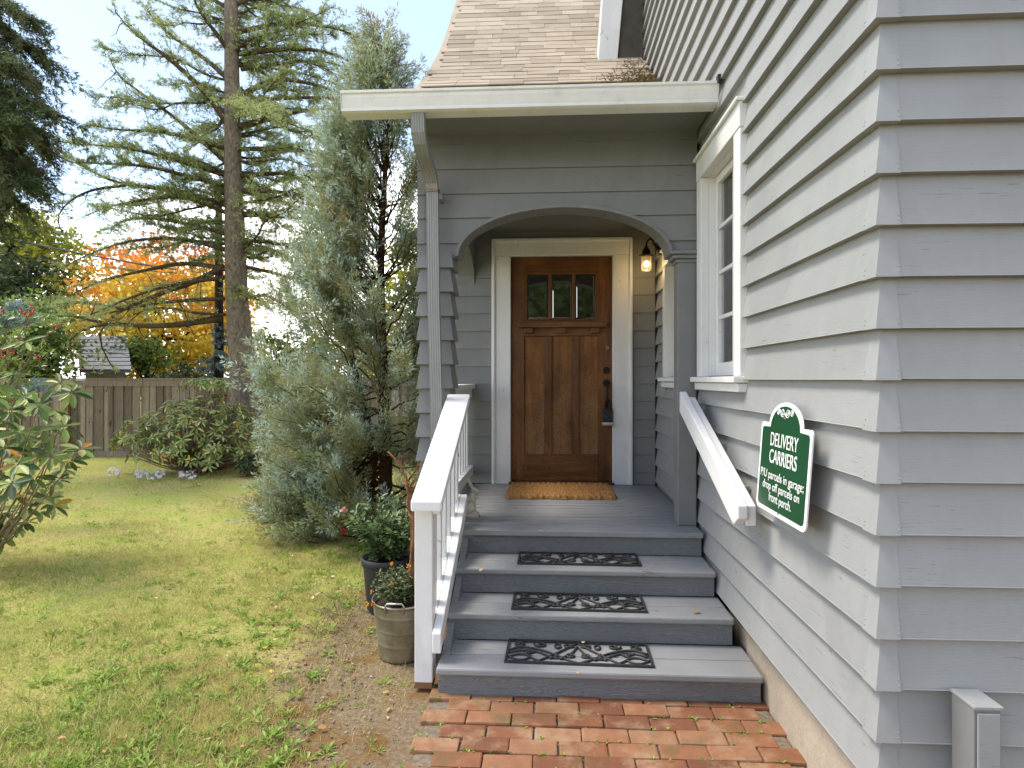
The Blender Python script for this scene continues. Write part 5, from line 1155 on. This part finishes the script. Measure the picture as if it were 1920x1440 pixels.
tub = empty('metal_tub', (*TC, 0), 'galvanised steel tub with wire handle behind the white newel post', 'tub')
def oval(prof): return MB().lathe([(r, z) for r, z in prof], (0, 0, 0), 40)
mbt = oval([(0, .004), (.78, 0), (.80, .01)] + [(.80 + .20 * z / .31 + (.013 if any(abs(z - q) < .006 for q in (.09, .17, .25)) else 0), z) for z in np.linspace(.012, .305, 40)] + [(1.03, .308), (1.04, .314), (1.03, .322), (.99, .318), (.965, .27), (0, .27)])
mbt.v = [(TC[0] + x * trx, TC[1] + y * try_, z) for x, y, z in mbt.v]; mbt.build('body', M['galv'], tub, True)
hb_ = [(TC[0] - .055, TC[1] - try_ * .98, .29), (TC[0] - .055, TC[1] - try_ * 1.02, .33), (TC[0] - .045, TC[1] - try_ * 1.03, .345), (TC[0] + .035, TC[1] - try_ * 1.03, .345), (TC[0] + .045, TC[1] - try_ * 1.02, .33), (TC[0] + .045, TC[1] - try_ * .98, .29)]
MB().tube(hb_, .0055, 8).build('handle', M['chrome'], tub, True)
ms = MB().lathe([(0, .285), (.955, .285)], (0, 0, 0), 24); ms.v = [(TC[0] + x * trx, TC[1] + y * try_, z) for x, y, z in ms.v]; ms.build('soil', simple('tub_soil', (.035, .024, .016), .95, 0, .4, 40, .9), tub)
tpn_ = empty('tub_plant', (*TC, .285), 'low grey green plant with small orange flowers in the metal tub', 'plant')
tub_leaf = leaf('tub_plant_leaves', [(0, hexlin(58, 70, 44)), (.6, hexlin(96, 110, 70)), (1, hexlin(140, 150, 106))], .3, .5)
bush_stems(tpn_, (TC[0], TC[1], .28), (.19, .17), .21, 80, 14, .024, .011, tub_leaf, M['bark2'], .002, lean=(-.02, 0))
for px, py in ((733, 1096), (697, 1110), (687, 1133), (698, 1131), (736, 1058), (766, 1062)): bloom(at(px, py, Y=3.28), .016, orange, tpn_, 9)
vine = empty('dry_vine', (TC[0] + .05, TC[1] + .05, .28), 'dry brown woody vine standing up out of the metal tub', 'vine'); mb = MB()
for k in range(7):
    j = lambda s: rng.normal(0, s, 3)
    pts = [at(768, 1130, Y=3.42) + j(.01), at(774, 1060, Y=3.44) + j(.012), at(778, 1000, Y=3.45) + j(.014), at(768, 940, Y=3.45) + j(.014), at(763, 905, Y=3.45) + j(.02)]
    mb.tube(smoothpath(pts, 14), list(np.linspace(.010, .006, 14)), 6)
mb.tube(smoothpath([at(765, 912, Y=3.45), at(758, 890, Y=3.45), at(748, 868, Y=3.43), at(727, 846, Y=3.42)], 9), list(np.linspace(.009, .005, 9)), 6)
for k in range(12):
    b = at(768 + rng.uniform(-6, 8), rng.uniform(890, 960), Y=3.45); mb.tube(bendpath(b, b + rng.normal(0, .07, 3) + UPV * .06, 6, .05, .06), [.004, .0035, .003, .0025, .002, .0015], 4)
mb.build('stem', M['vine'], vine, True)
# ================================================================== LAWN
def dens(x, y):   # 1 on the lawn, 0 on the bare soil by the steps
    wob = .22 * np.sin(x * 3.1 + 2 * np.sin(y * 2.3)) + .16 * np.sin(y * 5.3 + x * 4)
    a = np.clip((-1.14 - x + wob + np.clip(y - 4.6, 0, 2) * .5) / .45, 0, 1); return a
NB = 340000
dep = 2.25 * np.exp(rng.uniform(0, 1, NB) * math.log(12.1 / 2.25)); px = rng.uniform(-420, 860, NB)
P = FW * dep[:, None] + RT * ((px - CXP) / F_PX * dep)[:, None]
P[::2] = np.repeat(P[::2][::16], 16, 0)[:len(P[::2])] + rng.normal(0, .022, P[::2].shape) * np.array([1, 1, 0])      # half of the blades stand in tufts
k = rng.random(NB) < np.clip(dens(P[:, 0], P[:, 1]) * .84 + .16, 0, 1); k &= ~((P[:, 0] > -.66) & (P[:, 1] > 2.2)) & ~((P[:, 0] > -.9) & (P[:, 1] > 3.95)); k &= P[:, 0] < -.6
patch = np.sin(P[:, 0] * 1.7 + 2.0 * np.sin(P[:, 1] * .9)) * np.sin(P[:, 1] * 1.9 + 1.2 * np.sin(P[:, 0] * 1.3)) + .5 * np.sin(P[:, 0] * 5.1 + P[:, 1] * 3.7)
k &= rng.random(NB) < np.clip(.62 + .45 * patch, .18, 1)
P, dep, patch = P[k], dep[k], patch[k]; n = len(P); sz = (.55 + .11 * dep)
V, Ft = blades(P + np.array([0, 0, -.012]), UPV * rng.uniform(.35, 1, (n, 1)) + rng.normal(0, .5, (n, 3)) * np.array([1, 1, .2]), .036 * sz ** .6 * rng.uniform(.5, 1.4, n) * (1 + .25 * np.clip(patch, -1, 1)), .0034 * sz * rng.uniform(.7, 1.3, n), tri=True)
gr_leaf = leaf('grass_blades', [(0, hexlin(104, 124, 48)), (.33, hexlin(144, 164, 72)), (.52, hexlin(178, 186, 94)), (.70, hexlin(208, 196, 132)), (1, hexlin(224, 208, 160))], .45, .6, hexlin(206, 190, 128), 1.0)
tag(np_mesh('grass', V, Ft, gr_leaf), 'short patchy lawn grass, part green and part straw coloured', 'grass', kind='stuff')
# broad-leaved weeds
NW = 2200; dep = 2.3 * np.exp(rng.uniform(0, 1, NW) ** 1.3 * math.log(9 / 2.3)); px = rng.uniform(-200, 800, NW); C = FW * dep[:, None] + RT * ((px - CXP) / F_PX * dep)[:, None]
wd = rng.random(NW) < np.where(dens(C[:, 0], C[:, 1]) > .5, .25 + .75 * np.exp(-((C[:, 0] + 1.7) / .55) ** 2), .22)
C = C[wd & (C[:, 0] < -.68)]; C = C[~((C[:, 0] > -.98) & (C[:, 1] > 3.15))]
P, D, N, Ln, W = whorls(C, np.repeat(UPV[None], len(C), 0) + rng.normal(0, .1, (len(C), 3)), 12, .038, .011, (.05, .9)); sc2 = np.repeat(rng.uniform(.4, 1.2, len(C)), 12)
wd_leaf = leaf('weed_leaves', [(0, hexlin(96, 124, 44)), (.5, hexlin(136, 164, 66)), (1, hexlin(178, 196, 104))], .4, .5)
tag(np_mesh('lawn_weeds', *inst(P + np.array([0, 0, -.004]), D, N, Ln * sc2, W * sc2), wd_leaf), 'bright green broad leaved weeds scattered in the lawn and soil', 'weeds', kind='stuff')
# gravel and leaf litter on the soil
NG = 2600; X = rng.uniform(-1.75, -.62, NG); Y = rng.uniform(2.2, 5.4, NG); k = (rng.random(NG) > dens(X, Y) * .85) & ~((X > -.95) & (Y > 3.15)); X, Y = X[k], Y[k]; n = len(X); r_ = rng.uniform(.002, .008, n) * rng.choice([1, 1, 1.5], n)
oc = np.array([(1, 0, 0), (0, 1, 0), (-1, 0, 0), (0, -1, 0), (0, 0, .6), (0, 0, -.6)]); of = np.array([(0, 1, 4), (1, 2, 4), (2, 3, 4), (3, 0, 4), (1, 0, 5), (2, 1, 5), (3, 2, 5), (0, 3, 5)])
V = np.stack([X, Y, np.full(n, .0)], 1)[:, None] + oc[None] * r_[:, None, None] * rng.uniform(.6, 1.3, (n, 6, 1))
grv = NT('gravel_stones').set(Roughness=.9); grv.color(grv.ramp(grv.island(), [(0, hexlin(104, 94, 82)), (.6, hexlin(138, 126, 110)), (1, hexlin(170, 156, 134))]))
tag(np_mesh('gravel', V.reshape(-1, 3), (of[None] + (np.arange(n) * 6)[:, None, None]).reshape(-1, 3), grv.m), 'grey crushed gravel spread over the bare soil by the steps', 'gravel', kind='stuff')
NL = 380; X = np.r_[rng.uniform(-1.9, -.66, 140), rng.uniform(-6, -1.5, 120)]; Y = np.r_[rng.uniform(2.3, 5.2, 140), rng.uniform(2.5, 10, 120)]; k = ~((X > -.95) & (Y > 3.15)); X, Y = X[k], Y[k]; n = len(X)
P = np.stack([X, Y, np.full(n, .012)], 1); P[:7] = [at(1247, 1208, Z=.158), at(1093, 1202, Z=.17), at(1085, 1262, Z=.158), at(1300, 1150, Z=.307), at(905, 1066, Z=.455), at(1180, 962, Z=.604), at(1020, 996, Z=.604)]; D = rng.normal(size=(n, 3)) * np.array([1, 1, .15])
litter = leaf('dry_leaf_litter', [(0, hexlin(120, 84, 50)), (.5, hexlin(176, 138, 92)), (1, hexlin(214, 190, 150))], .1, .8)
tag(np_mesh('leaf_litter', *inst(P, D, UPV + rng.normal(0, .3, (n, 3)), rng.uniform(.015, .05, n), rng.uniform(.008, .024, n)), litter), 'dry brown leaves and bits scattered on lawn and soil', 'leaf litter', kind='stuff')
# dry stems by the black pot
mb = MB()
for k in range(34):
    b = np.array([-1.33 + rng.uniform(-.14, .12), 3.85 + rng.uniform(-.25, .25), .01]); mb.tube(bendpath(b, b + np.array([rng.normal(0, .12), rng.normal(0, .1), rng.uniform(.02, .14)]), 5, .06, .05), .0018, 4)
tag(mb.build('dry_stems', M['stem_pale']), 'tangle of dry straw coloured stems on the soil by the black pot', 'stems', kind='stuff')
# yellow lawn flowers and white cyclamen patches
yel = leaf('yellow_petals', [(0, (.7, .5, .03)), (1, (.8, .62, .05))], .2)
P = np.array([at(x, y, Z=.03) for x, y in ((548, 1042), (578, 1043), (630, 1051), (491, 1073), (492, 1098), (508, 1260), (330, 996), (497, 1215))])
Pn = np.repeat(P, 9, 0); tag(np_mesh('yellow_flowers', *inst(Pn, rng.normal(size=(len(Pn), 3)) * np.array([1, 1, .2]) + UPV * .3, UPV + 0 * Pn, .014, .008), yel), 'tiny yellow wild flowers dotted in the lawn', 'flowers', kind='stuff')
whp = leaf('white_petals', [(0, (.7, .68, .72)), (1, (.86, .85, .86))], .3)
for lab, x0, x1, yy, nn in (('loose patch of white cyclamen at the left end of the shrub bed', 200, 228, 887, 16), ('largest patch of white cyclamen in front of the rhododendron', 252, 312, 891, 60), ('right hand patch of white cyclamen below the rhododendron trunk', 338, 366, 891, 38)):
    c = at((x0 + x1) / 2, yy, Z=0); t = empty('cyclamen_patch', tuple(c), lab, 'flowers', 'white cyclamen patches')
    C = np.array([at(rng.uniform(x0, x1), yy + rng.uniform(-7, 7), Z=.04) for _ in range(nn)]); C[:, 2] += rng.uniform(-.02, .04, nn); mb = MB()
    for q in C: mb.tube([(q[0], q[1], -.01), tuple(q)], .002, 4)
    tag(mb.build('stems', M['stem_pale'], t), kind='stuff'); Pn = np.repeat(C, 6, 0); tag(np_mesh('petals', *inst(Pn, UPV * .7 + rng.normal(0, .6, (len(Pn), 3)), rng.normal(size=(len(Pn), 3)), .034, .02), whp, t), kind='stuff')
# needles collected on the porch roof
NN_ = 1500; X = .97 - np.abs(rng.normal(0, .22, NN_)); Y = 5.25 + np.abs(rng.normal(0, .55, NN_)); k = (X > .2) & (Y < 7) & (X > .97 - .55 * np.exp(-((Y - 5.3) / .8) ** 2)); X, Y = X[k], Y[k]
Z = np.interp(Y, py_, pz_) + .014 + rng.uniform(0, .012, len(X)); P = np.stack([X, Y, Z], 1)
V, Fq = blades(P, rng.normal(size=P.shape) * np.array([1, .6, .1]) + np.array([0, .25, .2]), .05, .007)
tag(np_mesh('roof_needles', V, Fq, leaf('dry_needles', [(0, hexlin(74, 58, 34)), (.6, hexlin(112, 88, 52)), (1, hexlin(96, 100, 50))], .1, .9)), 'brown fallen needles heaped on the porch roof against the wall', 'needles', kind='stuff')
# moss and tiny weeds in the brick joints
NM = 120; X = rng.uniform(-.58, .98, NM); Y = 2.995 - .1015 * rng.integers(0, 7, NM) + rng.normal(0, .008, NM); P = np.repeat(np.stack([X, Y, np.full(NM, .018)], 1), 6, 0)
tag(np_mesh('joint_weeds', *inst(P, rng.normal(size=P.shape) * np.array([1, 1, .3]) + UPV * .5, UPV + 0 * P, rng.uniform(.006, .016, len(P)), .008), wd_leaf), 'tiny green seedlings growing in the brick joints', 'weeds', kind='stuff')
# trees across the street behind the viewer: they show in the door's glass
cloud_tree('street_tree', 'wide green tree mirrored in the left pane of the door', (-5, -17, 0), (-4.5, -17, 3.6), (5.2, 2.2, 3.6), 260, 55, .42, gg, .25, cl=.8)
cloud_tree('street_tree', 'wide green tree mirrored in the right pane of the door', (6, -18, 0), (5, -18, 3.6), (5.2, 2.2, 3.6), 260, 55, .42, gg, .25, cl=.8)
cloud_tree('street_tree', 'wide green tree mirrored in the middle pane of the door', (.6, -21, 0), (.6, -21, 4.2), (4.6, 2.2, 4.4), 260, 55, .42, gg, .25, cl=.8)
